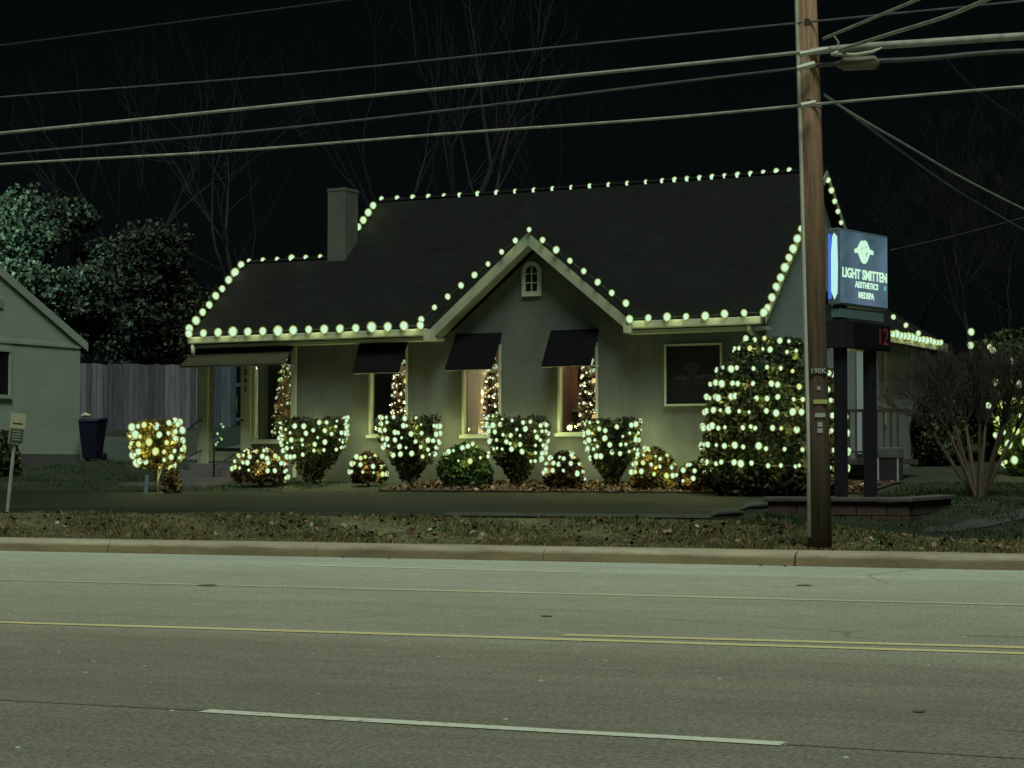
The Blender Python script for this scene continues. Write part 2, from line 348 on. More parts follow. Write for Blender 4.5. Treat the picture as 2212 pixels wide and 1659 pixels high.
def logo(s, wd):                 # almond of waves, about 2 s wide, in x, y
    mb = MB()
    def bez(P, n=10):
        out = []
        for i in range(n+1):
            t = i/n; u = 1-t
            out.append((s*(u**3*P[0][0]+3*u*u*t*P[1][0]+3*u*t*t*P[2][0]+t**3*P[3][0]), s*(u**3*P[0][1]+3*u*u*t*P[1][1]+3*u*t*t*P[2][1]+t**3*P[3][1])))
        return out
    ribbon(mb, bez([(-1, 0), (-.55, 0), (-.45, .5), (-.2, .48)]), wd); ribbon(mb, bez([(-.2, .48), (-.08, .48), (-.06, .4), (-.02, .36)], 4), wd)
    ribbon(mb, bez([(-.1, .4), (.1, .62), (.3, .5), (.5, .2)]), wd); ribbon(mb, bez([(.5, .2), (.62, .06), (.8, .05), (1, .04)]), wd)
    ribbon(mb, bez([(-.72, .03), (-.45, -.02), (-.4, -.5), (0, -.5)]), wd); ribbon(mb, bez([(0, -.5), (.35, -.5), (.4, -.1), (.7, .08)]), wd)
    ribbon(mb, bez([(-.4, .02), (-.35, .5), (.1, .42), (-.12, .1)]), wd*.8); ribbon(mb, bez([(-.12, .1), (-.3, -.15), (-.3, -.3), (-.1, -.2)]), wd*.8)
    ribbon(mb, bez([(.02, .36), (.25, .3), (-.2, -.35), (0, -.36)]), wd*.8); ribbon(mb, bez([(.42, .1), (.3, .35), (.1, -.1), (.1, -.3)]), wd*.8)
    return mb

# ================================================================== GROUND
US = list(np.arange(-60, 60.01, 1.0)); US = [-400, -150]+US+[150, 400]
def sheet(name, u0, u1, vs, dz, m, label=None, usl=None):
    us = usl or [u0]+[u for u in US if u0 < u < u1]+[u1]
    vv = sorted(set([vs[0], vs[-1]]+[v for v in KV if vs[0] < v < vs[-1]]+list(vs)))
    V = []; Fc = []
    for v in vv:
        for u in us: V.append((u, v, zg_uv(u, v)+dz))
    n = len(us)
    for j in range(len(vv)-1):
        for i in range(n-1): Fc.append((j*n+i, j*n+i+1, (j+1)*n+i+1, (j+1)*n+i))
    mb = MB(); mb.v = V; mb.f = Fc; o = mb.build(name, m); o.matrix_world = RF.M; return tag(o, kind='structure')
sheet('ground', -400, 400, KV, 0, M['lawn'])
sheet('verge', -60, 60, [0.0, 2.4], .006, M['soil'])
sheet('parking_lot', -30, 3.0, [2.4, 10.2], .008, M['lot'], usl=list(np.arange(-30, 2.6, 1.0))+[2.5, 3.0])
sheet('flower_bed', -7.0, 2, [10.2, 13.5], .03, M['mulch'], usl=list(np.arange(-7, 2.1, 1.0)))
sheet('driveway', -17, -9, [19.4, 26.7], .008, M['drive'], usl=list(np.arange(-17, -8.9, 1.0)))
# road with its markings
rd = MB().poly([(-400, -60, 0), (400, -60, 0), (400, -.47, 0), (-400, -.47, 0)]).build('road', M['road']); rd.matrix_world = RF.M; tag(rd, kind='structure')
def kerb_dirt(m):        # road film: a brown splash band low on the kerb face, broken up by noise
    nt = m.node_tree; b = nt.nodes['Principled BSDF']; src = b.inputs['Base Color'].links[0].from_socket
    tc = nt.nodes.new('ShaderNodeTexCoord'); sx = nt.nodes.new('ShaderNodeSeparateXYZ'); nt.links.new(tc.outputs['Object'], sx.inputs[0])
    n = noise(nt, coord(nt, (1, 6, 6)), 1.6, 5); ad = nt.nodes.new('ShaderNodeMath'); ad.operation = 'MULTIPLY_ADD'; ad.inputs[1].default_value = .12
    nt.links.new(n, ad.inputs[0]); nt.links.new(sx.outputs[2], ad.inputs[2])
    nt.links.new(mixc(nt, src, ramp(nt, ad.outputs[0], [(.14, (.56, .49, .40)), (.19, (1, 1, 1))])), b.inputs['Base Color'])
kerb_dirt(M['kerb'])
def kerb_line():
    root = empty('kerb', RF.M.translation, -RF.th, 'long tan concrete kerb with joints between the road and the grass verge', 'kerb')
    prof = [(-.47, -.05), (-.47, .0), (-.44, .10), (-.40, .145), (-.34, .158), (-.3, .16), (0.02, .162), (0.02, -.05)]
    us = [-60.0]
    joints = [RF.l(wz(x, y, Z))[0] for x, y, Z in ((1705, 1195, 22.6), (2125, 1205, 21.5), (1040, 1180, 24.3))]
    base_u = joints[0]; js = sorted([base_u+i*3.02 for i in range(-20, 14)])
    for a, b in zip(js[:-1], js[1:]):
        off = random.uniform(-.006, .006); g_ = .014 if abs(a-base_u) < .1 or abs(a-base_u-3.02) < .1 else .004
        mb = MB(); mb.prism([(a+g_, v+off, z) for v, z in prof][::-1], (b-a-g_-.003, 0, 0)); mb.build('kerb_stone', M['kerb'], root, bevel=.01)
kerb_line()
def mark(name, pts, wd, m, label, z=.004, dash=None):
    root = None; mb = MB(); L = [RF.l(wz(x, y, (EYE-z)*F/1)) for x, y in []]
    P = []
    for x, y in pts:
        r = ray(x, y); t = (z-EYE)/r.z; p = Vector((0, 0, EYE))+r*t; P.append(RF.l(p))
    (u0, v0), (u1, v1) = P
    n = max(2, int(abs(u1-u0)/.4)); seg = []
    for i in range(n+1):
        t = i/n; seg.append((u0+(u1-u0)*t, v0+(v1-v0)*t, wd/2*random.uniform(.8, 1.08), wd/2*random.uniform(.8, 1.08)))
    for s, e in zip(seg[:-1], seg[1:]):
        mb.poly([(s[0], s[1]-s[2], z), (e[0], e[1]-e[2], z), (e[0], e[1]+e[3], z), (s[0], s[1]+s[3], z)])
    o = mb.build(name, m); o.matrix_world = RF.M; return tag(o, kind='structure')
mark('near_yellow_line', [(-900, 1316), (3400, 1447)], .15, M['yellow'], '')
mark('second_yellow_line', [(1218, 1371), (3400, 1431)], .15, M['yellow'], '')
mark('far_yellow_line', [(-600, 1237), (3200, 1331)], .17, M['worn_yellow'], '')
mark('white_lane_line', [(440, 1535), (1692, 1606)], .115, M['white_line'], '')
mark('far_white_line', [(640, 1220), (1250, 1236)], .16, M['worn_white'], '')
mark('road_seam', [(-400, 1490), (436, 1534)], .02, M['seam'], '')
mark('road_seam', [(1700, 1607), (2800, 1672)], .02, M['seam'], '')
# lot edge kerbs on the right
for pts in ([(930, 1108), (1528, 1122)],):
    mb = MB(); P = []
    for x, y in pts:
        Z = 27.2 if x < 1000 else 26.0; P.append(Vector(RF.l(wz(x, y, Z))))
    mb.tube([(P[0].x, 2.45, zg_uv(P[0].x, 2.45)+.03), (P[1].x, 2.45, zg_uv(P[1].x, 2.45)+.03)], .05, 6)
    o = mb.build('lot_edge_kerb', M['edge']); o.matrix_world = RF.M; tag(o, 'low thin pale kerb edging the parking lot behind the grass verge', 'kerb')
for (x, Z, ln, lb) in ((1568, 26.6, .55, 'short rounded concrete kerb end lying in the grass nearer the road'), (1632, 28.2, .5, 'short rounded concrete kerb end in the grass beside the big lit holly')):
    c = at(x, Z); mb = MB(); z = zg(c)
    mb.tube([c+Vector((-ln/2, -.35, z+.02)), c+Vector((-ln/4, -.1, z+.06)), c+Vector((ln/4, .2, z+.07)), c+Vector((ln/2, .5, z+.05))], [.02, .045, .05, .02], 8)
    tag(mb.build('kerb_end', M['edge'], smooth=True), lb, 'kerb')

# ================================================================== GRASS, LITTER
def blades(name, n, u0, u1, v0, v1, h0, h1, m, label, cat, pw=1.0, noi=True):
    u = RNG.uniform(u0, u1, n); v = v0+(v1-v0)*RNG.uniform(0, 1, n)**pw
    if noi:
        k = np.sin(u*3.1+np.sin(v*5))*np.sin(v*4.3+u*1.7)+np.sin(u*.9)*.6; keep = RNG.uniform(-1.3, 1.6, n) < k+.7; u = u[keep]; v = v[keep]
    n = len(u); t = np.clip((u-2.5)/2.5, 0, 1); z = np.interp(v, KV, KA)*(1-t)+np.interp(v, KV, KB)*t
    h = RNG.uniform(h0, h1, n)*(1+.5*np.sin(u*2.3+v*3)); a = RNG.uniform(0, 2*np.pi, n); wd = RNG.uniform(.006, .013, n)
    le = RNG.normal(0, .45, (n, 2))*h[:, None]
    P = np.stack([u, v, z], 1); d = np.stack([np.cos(a)*wd, np.sin(a)*wd, np.zeros(n)], 1)
    T = P+np.stack([le[:, 0], le[:, 1], h], 1)
    V = np.empty((n, 3, 3)); V[:, 0] = P-d; V[:, 1] = P+d; V[:, 2] = T
    o = bpy.data.objects.new(name, arr_mesh(name, V.reshape(-1, 3), 3, m)); link(o); o.matrix_world = RF.M
    return tag(o, label, cat, kind='stuff')
blades('verge_grass', 120000, -11, 9, .0, 2.5, .02, .05, M['grass'], 'patchy tan and green winter grass on the verge behind the kerb', 'grass')
blades('lawn_grass', 42000, 2.2, 13, 2.0, 13, .02, .055, M['grassg'], 'dark green lawn grass around the brick planter and leaning tree', 'grass', noi=False)
blades('rear_lawn_grass', 16000, -19, -8.5, 10, 19, .02, .05, M['grassg'], 'dark lawn grass beside the white neighbouring house', 'grass', noi=False)
# grass spilling over the kerb
blades('kerb_grass', 34000, -11, 9, -.03, .8, .02, .045, M['thatch'], 'pale dead grass along the back of the kerb', 'grass', pw=1.6)
def litter(name, n, u0, u1, v0, v1, size, label):
    u = RNG.uniform(u0, u1, n); v = RNG.uniform(v0, v1, n); t = np.clip((u-2.5)/2.5, 0, 1)
    z = np.interp(v, KV, KA)*(1-t)+np.interp(v, KV, KB)*t+RNG.uniform(.03, .06, n)
    o = bpy.data.objects.new(name, arr_mesh(name, leaf_quads(np.stack([u, v, z], 1), size, .6, 1.2), 4, M['litter'])); link(o); o.matrix_world = RF.M
    tag(o, label, 'leaves', kind='stuff')
litter('verge_leaves', 900, -10, 8, .1, 2.3, .06, 'fallen brown leaves scattered over the grass verge')
litter('bed_leaves', 2200, -6.9, 1.9, 10.25, 12.6, .07, 'fallen leaves and mulch chips in the bed under the lit shrubs')
litter('kerb_leaves', 60, -3, 8, -.62, -.48, .045, 'few dead leaves lying in the gutter along the kerb')

# ================================================================== MAIN HOUSE
H = bpy.data.objects.new('cottage', None); link(H); H.matrix_world = HF.M
tag(H, 'grey painted cottage with dark shingle roof outlined in string lights, front gable and awnings', 'house')
A0, A1 = -7.19, 5.18            # roof ends
EZ, RZ, RB = 3.76, 6.73, 2.95   # eave height, ridge height, ridge depth
SLP = (RZ-EZ)/(RB+.35)
GC, GZ, GL, GR = .53, 5.44, -1.57, 2.63
GS = (GZ-EZ+.05)/((GR-GL)/2)
# window openings
WIN = [(-3.15, -2.27, 1.70, 3.45), (-1.07, -.23, 1.68, 3.42), (.96, 1.79, 1.70, 3.40)]
PA = [HF.onb(x, 880, 0).x for x in (430, 450, 478, 490, 522, 543, 553, 610, 640)]
mb = MB(); Z0 = .4; ZT = EZ-.06; Tk = .18
cuts = [PA[8]-.06]
for a0, a1, z0, z1 in WIN:
    mb.box(cuts[-1], a0, 0, Tk, Z0, ZT); mb.box(a0, a1, 0, Tk, Z0, z0); mb.box(a0, a1, 0, Tk, z1, ZT); cuts.append(a1)
mb.box(cuts[-1], 5.0, 0, Tk, Z0, ZT)
# sill wall of the porch and its end walls
mb.box(PA[5], PA[8]-.06, 0, Tk, Z0, 1.62); mb.box(PA[0]+.02, PA[5], 0, Tk, 3.42, ZT); mb.box(PA[5], PA[8]-.06, 0, Tk, 3.42, ZT)
mb.box(PA[1], PA[4], .0, Tk, Z0, 1.22)
mb.box(PA[0]+.02, PA[0]+.16, 2.1, 3.0, Z0, ZT); mb.box(PA[0]+.02, PA[0]+.16, Tk, 2.1, Z0, 1.5); mb.box(PA[0]+.02, PA[0]+.16, Tk, 2.1, 3.3, ZT)
mb.box(PA[0]+.02, 5.0, 5.72, 5.9, Z0, ZT)
mb.box(PA[8]-.06, PA[8]+.06, Tk, 2.9, Z0, ZT)
mb.prism([(GL+.3, 0.0, ZT), (GR-.3, 0.0, ZT), (GC, 0.0, GZ-.28)], (0, Tk, 0))
mb.build('wall', M['stucco'], H)
MB().box(PA[0]+.2, PA[8]-.07, .2, 2.05, 1.16, 1.24).build('porch_floor', M['drive'], H)
# right gable end
gw = MB(); gw.prism([(4.82, 0.181, Z0), (4.82, 5.719, Z0), (4.82, 5.719, EZ-.06), (4.82, RB, RZ-.2), (4.82, .181, EZ-.06)], (.18, 0, 0))
gw.build('gable_wall', M['gablewall'], H)
MB().box(5.002, 5.03, .05, 5.85, 3.30, 3.38).build('gable_band', M['darkmetal'], H)
gl = MB(); gl.prism([(-4.72, .4, EZ), (-4.72, 5.6, EZ), (-4.72, RB, RZ-.2)], (.12, 0, 0)); gl.build('gable_wall', M['gablewall'], H)
# roof
rf = MB(); th = -.09
def slab(pts): rf.prism([Vector(p)+Vector((0, 0, 0)) for p in pts], (0, 0, th))
fz = lambda b: EZ+SLP*(b+.35)
wb = 1.48; wzr = fz(wb)
slab([(A0, -.35, EZ), (-4.76, -.35, EZ), (-4.76, wb, wzr), (A0, wb, wzr)])
slab([(A0, wb+.001, wzr), (-4.76, wb+.001, wzr), (-4.76, 2*wb+.35, EZ), (A0, 2*wb+.35, EZ)])
gb = (GZ-EZ)/SLP-.35
slab([(-4.759, -.35, EZ), (GL, -.35, EZ), (GC, gb, GZ), (GR, -.35, EZ), (A1, -.35, EZ), (A1, RB, RZ), (-4.759, RB, RZ)])
slab([(-4.759, RB+.001, RZ), (A1, RB+.001, RZ), (A1, 2*RB+.35, EZ), (-4.759, 2*RB+.35, EZ)])
# front gable slopes, laid over the main slope
gb = (GZ-EZ)/SLP-.35; eb = -.36
for sgn, ae in ((-1, GL), (1, GR)):
    rf.prism([(GC, eb, GZ+.012), (GC, gb, GZ+.012), (ae, -.30, EZ-.03), (ae, eb, EZ-.03)], (0, 0, -.05))
rf.build('roof', M['shingle'], H)
# ridge caps
cp = MB(); cp.tube([(-4.76, RB, RZ+.005), (A1, RB, RZ+.005)], .05, 6); cp.tube([(A0, wb, wzr+.005), (-4.9, wb, wzr+.005)], .05, 6); cp.build('ridge_cap', M['shingle'], H)
# trim boards, gutters, soffits
g1 = MB(); g1.box(A0+.02, GL-.02, -.49, -.36, EZ-.17, EZ-.03); g1.build('gutter', M['trim'], H, bevel=.02)
g2 = MB(); g2.box(GR+.05, A1-.02, -.49, -.36, EZ-.17, EZ-.03); g2.build('gutter', M['trim'], H, bevel=.02)
for q0_, q1_ in ((A0+.02, GL+.12), (GR-.12, A1-.02)): MB().box(q0_, q1_, -.355, -.005, EZ-.25, EZ-.19).build('soffit', M['trim'], H)
# gable rake boards with soffit
rk = MB()
for sgn, ae in ((-1, GL), (1, GR)):
    p0 = Vector((GC, -.37, GZ+.01)); p1 = Vector((ae, -.37, EZ-.04)); dn = Vector((0, 0, -.24))
    rk.prism([p0, p1, p1+dn*.9, p0+dn], (0, .05, 0))
    q0 = p0+Vector((0, .052, -.15)); q1 = p1+Vector((0, .052, -.15)); rk.prism([q0, q1, q1+Vector((0, .31, 0)), q0+Vector((0, .31, 0))], (0, 0, -.05))
rk.build('rake_board', M['trimdull'], H)
# side rake boards
sr = MB(); e = .02
for (a, b0, z0, b1, z1) in ((A1, -.35, EZ, RB, RZ), (A1, 2*RB+.35, EZ, RB, RZ)):
    sr.prism([(a, b0, z0-.09-.06), (a, b1, z1-.09-.06), (a, b1, z1-.01), (a, b0, z0-.01)], (e, 0, 0))
sr.build('rake_board', M['trimdull'], H)
# small end returns of the eaves
MB().box(GL-.06, GL+.10, -.50, -.36, EZ-.26, EZ-.05).build('eave_return', M['trim'], H); MB().box(GR-.10, GR+.05, -.50, -.36, EZ-.24, EZ-.04).build('eave_return', M['trim'], H)
# chimney
ch = MB(); ca0, cb0 = -5.07, 1.40
ca0 = HF.onb(707, 560, cb0).x; ca1 = HF.onb(745, 560, cb0).x
ch.box(ca0, ca1, cb0, cb0+.5, 3.9, 6.78); ch.build('chimney', M['chim'], H, bevel=.01)
MB().box(ca0-.008, ca1+.008, cb0-.008, cb0+.508, 6.78, 6.84).build('chimney_cap', M['chim'], H)
# corner trims
ct = MB(); ct.box(PA[8]-.06, PA[8]+.01, -.03, -.002, .9, EZ-.2); ct.build('corner_trim', M['trim'], H)
# downspouts
ds = MB(); dsx = HF.onb(1632, 700, -.2).x
ds.tube([(dsx-.03, -.42, EZ-.17), (dsx-.03, -.42, EZ-.26), (dsx+.03, -.1, EZ-.42), (dsx+.03, -.06, EZ-.5), (dsx+.03, -.06, .9)], .045, 8); ds.build('downspout', M['trim'], H, smooth=True)
ds = MB(); ds.tube([(A0+.12, -.43, EZ-.17), (A0+.12, -.43, EZ-.42)], .045, 8); ds.build('downspout', M['trim'], H, smooth=True)
# main windows with rooms behind
def frame_mb(a0, a1, z0, z1, wd, b0, b1):
    f = MB(); f.box(a0-wd, a1+wd, b0, b1, z0-wd, z0); f.box(a0-wd, a1+wd, b0, b1, z1, z1+wd)
    f.box(a0-wd, a0, b0, b1, z0, z1); f.box(a1, a1+wd, b0, b1, z0, z1); return f
for i, (a0, a1, z0, z1) in enumerate(WIN):
    fo = frame_mb(a0+.05, a1-.05, z0+.05, z1-.05, .05, -.02, .10).build('window', M['trim'], H, bevel=.006)
    MB().box(a0-.03, a1+.03, -.07, -.021, z0-.03, z0+.03).build('sill', M['trim'], fo)
    MB().box(a0+.05, a1-.05, .06, .068, z0+.05, z1-.05).build('glass_pane', M['glass'], fo)
    rm = MB(); d = 1.6; x0, x1 = a0-.5, a1+.6
    rm.poly([(x0, d, z0-.3), (x1, d, z0-.3), (x1, d, z1+.1), (x0, d, z1+.1)]); rm.poly([(x0, .19, z0-.3), (x0, d, z0-.3), (x0, d, z1+.1), (x0, .19, z1+.1)])
    rm.poly([(x1, .19, z0-.3), (x1, .19, z1+.1), (x1, d, z1+.1), (x1, d, z0-.3)]); rm.poly([(x0, .19, z0-.3), (x1, .19, z0-.3), (x1, d, z0-.3), (x0, d, z0-.3)])
    rm.poly([(x0, .19, z1+.1), (x0, d, z1+.1), (x1, d, z1+.1), (x1, .19, z1+.1)])
    rm.build('room', M['dark'] if i == 0 else M['redwall'], H)
c = MB(); a0, a1, z0, z1 = WIN[1]; n = 26
for k in range(n):
    x = a0+.04+(a1-a0-.05)*k/(n-1)*.62; c.v += [(x, .15+.02*math.sin(k*1.9), z0+.02), (x, .15+.02*math.sin(k*1.9), z1+.02)]
    if k: j = 2*k; c.f.append((j-2, j, j+1, j-1))
c.build('curtain', M['tan'], H, smooth=True)
a0, a1, z0, z1 = WIN[2]
MB().box(a0-.3, a0+.62, 1.50, 1.56, 2.75, 3.35).build('wall_screen', M['black'], H)
fp = MB(); fp.box(a0-.3, a0+.5, 1.2, 1.58, z0-.3, 2.16); fp.build('mantel', M['dark'], H)
MB().box(a0-.25, a0+.55, 1.1, 1.59, 2.162, 2.20).build('mantel_shelf', M['trimdull'], H)
# porch glazing
pz0, pz1 = 1.62, 3.42
po = MB(); po.box(PA[0]-.02, PA[1]+.01, -.04, .14, .95, EZ-.24); po.build('porch_post', M['trim'], H, bevel=.008)
po = MB(); po.box(PA[4]+.01, PA[5]+.01, -.05, .16, 1.0, EZ-.24); po.build('porch_post', M['trim'], H, bevel=.008)
MB().box(PA[0]+.17, PA[0]+.27, 1.9, 2.06, 1.24, 3.5).build('porch_post', M['trim'], H)
fo = frame_mb(PA[5]+.10, PA[8]-.12, pz0+.04, pz1-.02, .07, -.02, .08).build('window', M['trim'], H)
MB().box(PA[5]+.10, PA[8]-.12, .03, .038, pz0+.04, pz1-.02).build('glass_pane', M['glass'], fo)
MB().box(PA[5]+.02, PA[8]-.06, -.08, -.021, pz0-.05, pz0).build('sill', M['trim'], fo)
dr = frame_mb(PA[1]+.08, PA[4]-.05, 1.42, 3.34, .06, .03, .09); dr.box(PA[1]+.03, PA[4]-.0, .035, .085, 1.23, 1.36)
do = dr.build('door', M['trimdull'], H); MB().box(PA[1]+.08, PA[4]-.05, .055, .063, 1.42, 3.34).build('glass_pane', M['glass'], do)
MB().tube([(PA[4]-.10, .0, 2.2), (PA[4]-.10, -.04, 2.3), (PA[4]-.10, -.04, 2.45), (PA[4]-.10, .0, 2.55)], .012, 6).build('handle', M['steel'], do)
# house number down the post
hx = (PA[4]+PA[5])/2+.01
for k, chh in enumerate('1843'):
    text_mesh('house_number', chh, .17, M['bark'], H, Matrix.Translation((hx, -.056, 3.17-k*.165)) @ Matrix.Rotation(math.pi/2, 4, 'X'), .004, .004)
# arched attic window
ac, az0 = HF.onb(1150, 600, -.0).x, HF.onb(1150, 640, 0).z
def arch(hw, z0, zs, n=12, b=0):
    return [(ac-hw, b, z0), (ac+hw, b, z0)]+[(ac+hw*math.cos(math.pi*i/n), b, zs+hw*math.sin(math.pi*i/n)) for i in range(n+1)]
zs = az0+.45
aw = MB(); outer = arch(.20, az0, zs, 12, -.05); inner = arch(.125, az0+.09, zs, 12, -.05)
for i in range(len(outer)):
    j = (i+1) % len(outer); aw.prism([outer[i], outer[j], inner[j], inner[i]], (0, .045, 0))
ao = aw.build('attic_window', M['trim'], H)
MB().prism(arch(.125, az0+.09, zs, 12, -.02), (0, .012, 0)).build('glass_pane', M['black'], ao)
mu = MB(); mu.box(ac-.009, ac+.009, -.04, -.021, az0+.09, zs+.12)
for zz in (az0+.25, az0+.42): mu.box(ac-.125, ac+.125, -.038, -.0215, zz-.009, zz+.009)
mu.build('muntin', M['trim'], ao)
# awnings
def awning(tl, tr, bl, br, b, m, name='awning', side=True):
    A, B = HF.onb(*tl, -.02), HF.onb(*tr, -.02); Cc, D = HF.onb(*bl, b), HF.onb(*br, b)
    A.z = B.z = (A.z+B.z)/2; Cc.z = D.z = (Cc.z+D.z)/2
    mb = MB(); mb.prism([A, B, D, Cc], (0, .02, -.02)); o = mb.build(name, m, H)
    fr = MB(); fr.tube([Cc+Vector((0, .03, -.02)), D+Vector((0, .03, -.02))], .012, 6)
    for P, Q in ((A, Cc), (B, D)): fr.tube([Q+Vector((0, .03, -.02)), (P.x, -.02, Q.z+.0)], .012, 6)
    fr.build('awning_frame', M['steel'], o)
    return o
awning((778, 735), (882, 731), (761, 805), (860, 801), -.62, M['awning'])
awning((985, 722), (1083, 718), (960, 798), (1062, 794), -.62, M['awning'])
awning((1190, 714), (1293, 710), (1169, 790), (1275, 787), -.62, M['awning'])
ag = awning((428, 757), (636, 739), (386, 792), (612, 784), -.85, M['awning_g'])
# wall sign (a separate thing fixed to the wall)
p0, p1 = HF.onb(1438, 745, 0), HF.onb(1562, 875, 0)
ws = bpy.data.objects.new('wall_sign', None); link(ws); ws.matrix_world = HF.M @ Matrix.Translation(((p0.x+p1.x)/2, -.02, (p0.z+p1.z)/2))
tag(ws, 'square black business sign in a white frame on the cottage wall', 'sign')
hw, hh = (p1.x-p0.x)/2, (p0.z-p1.z)/2
frame_mb(-hw+.03, hw-.03, -hh+.03, hh-.03, .035, -.05, .018).build('frame', M['trim'], ws)
MB().box(-hw+.03, hw-.03, -.012, .01, -hh+.03, hh-.03).build('panel', M['black'], ws)
R90 = Matrix.Rotation(math.pi/2, 4, 'X')
lg = logo(.20, .02); me = lg.mesh('logo', M['darktext']); me.transform(Matrix.Translation((-.03, -.013, .12)) @ R90); link(bpy.data.objects.new('logo', me), ws)
text_mesh('lettering', 'LIGHT SMITTEN', .115, M['darktext'], ws, Matrix.Translation((.04, -.016, -.055)) @ R90, .002, .001, 1.0)
text_mesh('lettering', 'AESTHETICS', .07, M['darktext'], ws, Matrix.Translation((.04, -.016, -.15)) @ R90, .002, 0, 1.5)
# steps
st = MB(); s0, s1 = HF.onb(388, 1030, -.6).x, HF.onb(500, 1030, -.6).x
for k in range(3): st.box(s0, s1, -1.05+k*.33, -.01-0*k, .6+.001*k, .90+k*.14) if k == 0 else st.box(s0+.01*k, s1-.01*k, -1.05+k*.33, -.01, .9+(k-1)*.14+.001, .90+k*.14)
tag(st.build('steps', M['drive'], H, bevel=.01), None)
MB().box(s0-.5, s1+.3, -1.9, -1.06, .5, .80).build('landing', M['drive'], H)
rl = []
for ax_ in (s0+.12, s1-.12):
    mb = MB(); mb.tube([(ax_, -.03, 2.05), (ax_, -.12, 2.05), (ax_, -1.0, 1.62), (ax_, -1.02, 1.55), (ax_, -1.02, .9)], .018, 8)
    mb.tube([(ax_, -.03, 1.45), (ax_, -1.02, 1.12)], .014, 8)
    mb.build('handrail', M['darkmetal'], H, smooth=True)
# rear right wing
wg = MB(); wa0, wa1, wb0, wb1, we = 5.02, 6.12, 3.0, 6.3, 3.62
wg.box(wa0, wa1, wb0, wb0+.15, Z0, we-.05); wg.box(wa1-.15, wa1, wb0+.15, wb1, Z0, we-.05)
wg.prism([(3.0, wb0+.02, we-.05), (wa1, wb0+.02, we-.05), (4.6, wb0+.02, we+.95)], (0, .12, 0))
wg.build('wing_wall', simple('wing_paint', (.14, .17, .16), .8, .12, 3), H)
rw = MB(); rw.prism([(4.5, wb0-.25, we+1.15), (6.42, wb0-.25, we-.02), (6.42, wb1+.25, we-.02), (4.5, wb1+.25, we+1.15)], (0, 0, -.08)); rw.build('wing_roof', M['shingle'], H)
MB().box(6.40, 6.47, wb0-.25, wb1+.25, we-.20, we-.04).build('wing_fascia', M['trimdull'], H)
dx0, dx1 = HF.onb(1851, 800, wb0-.03).x, HF.onb(1890, 800, wb0-.03).x
dd = MB(); dd.box(dx0, dx1, wb0-.05, wb0-.002, 1.35, 3.32); do = dd.build('side_door', simple('side_door_paint', (.3, .38, .38), .5, .05), H)
for xx in (1912, 1968, 2002):
    q = HF.ona(xx, 830, wa1+.02); MB().box(wa1+.002, wa1+.03, q.y-.06, q.y+.06, 1.9, 3.42).build('side_trim', M['trimdull'], H)
# stoop with railing
sp = MB(); sx0, sx1, sy0 = dx0-.4, 6.9, 1.9
sp.box(sx0, sx1, sy0, wb0-.002, 1.15, 1.25)
for px_ in (sx0+.05, sx1-.05):
    sp.box(px_-.04, px_+.04, sy0+.02, sy0+.1, .6, 1.149)
sp.build('stoop', M['bark'], H)
rl = MB(); rl.box(sx0, sx1, sy0+.02, sy0+.08, 2.1, 2.16); rl.box(sx0, sx1, sy0+.02, sy0+.06, 1.36, 1.40)
k = sx0+.05
while k < sx1: rl.box(k, k+.03, sy0+.03, sy0+.06, 1.251, 2.099); k += .13
rl.box(sx1, sx1+.04, sy0+.02, wb0, 2.1, 2.16)
rl.build('stoop_railing', M['bark'], H)
# air conditioner
p = at(1924, 36.5); z = zg(p)
acu = empty('air_conditioner', (p.x, p.y, z), -HF.th, 'pale boxy air conditioning unit standing beside the rear stoop', 'air conditioner')
MB().box(-.17, .17, -.17, .17, .0, .42).build('grille', M['darkmetal'], acu)
MB().box(-.19, .19, -.19, .19, .421, .62).build('top_cover', simple('ac_paint', (.07, .09, .085), .6), acu, bevel=.02)
for sx in (-.18, .18): MB().box(sx-.012, sx+.012, -.19, -.165, 0, .42).build('corner_post', M['steel'], acu)

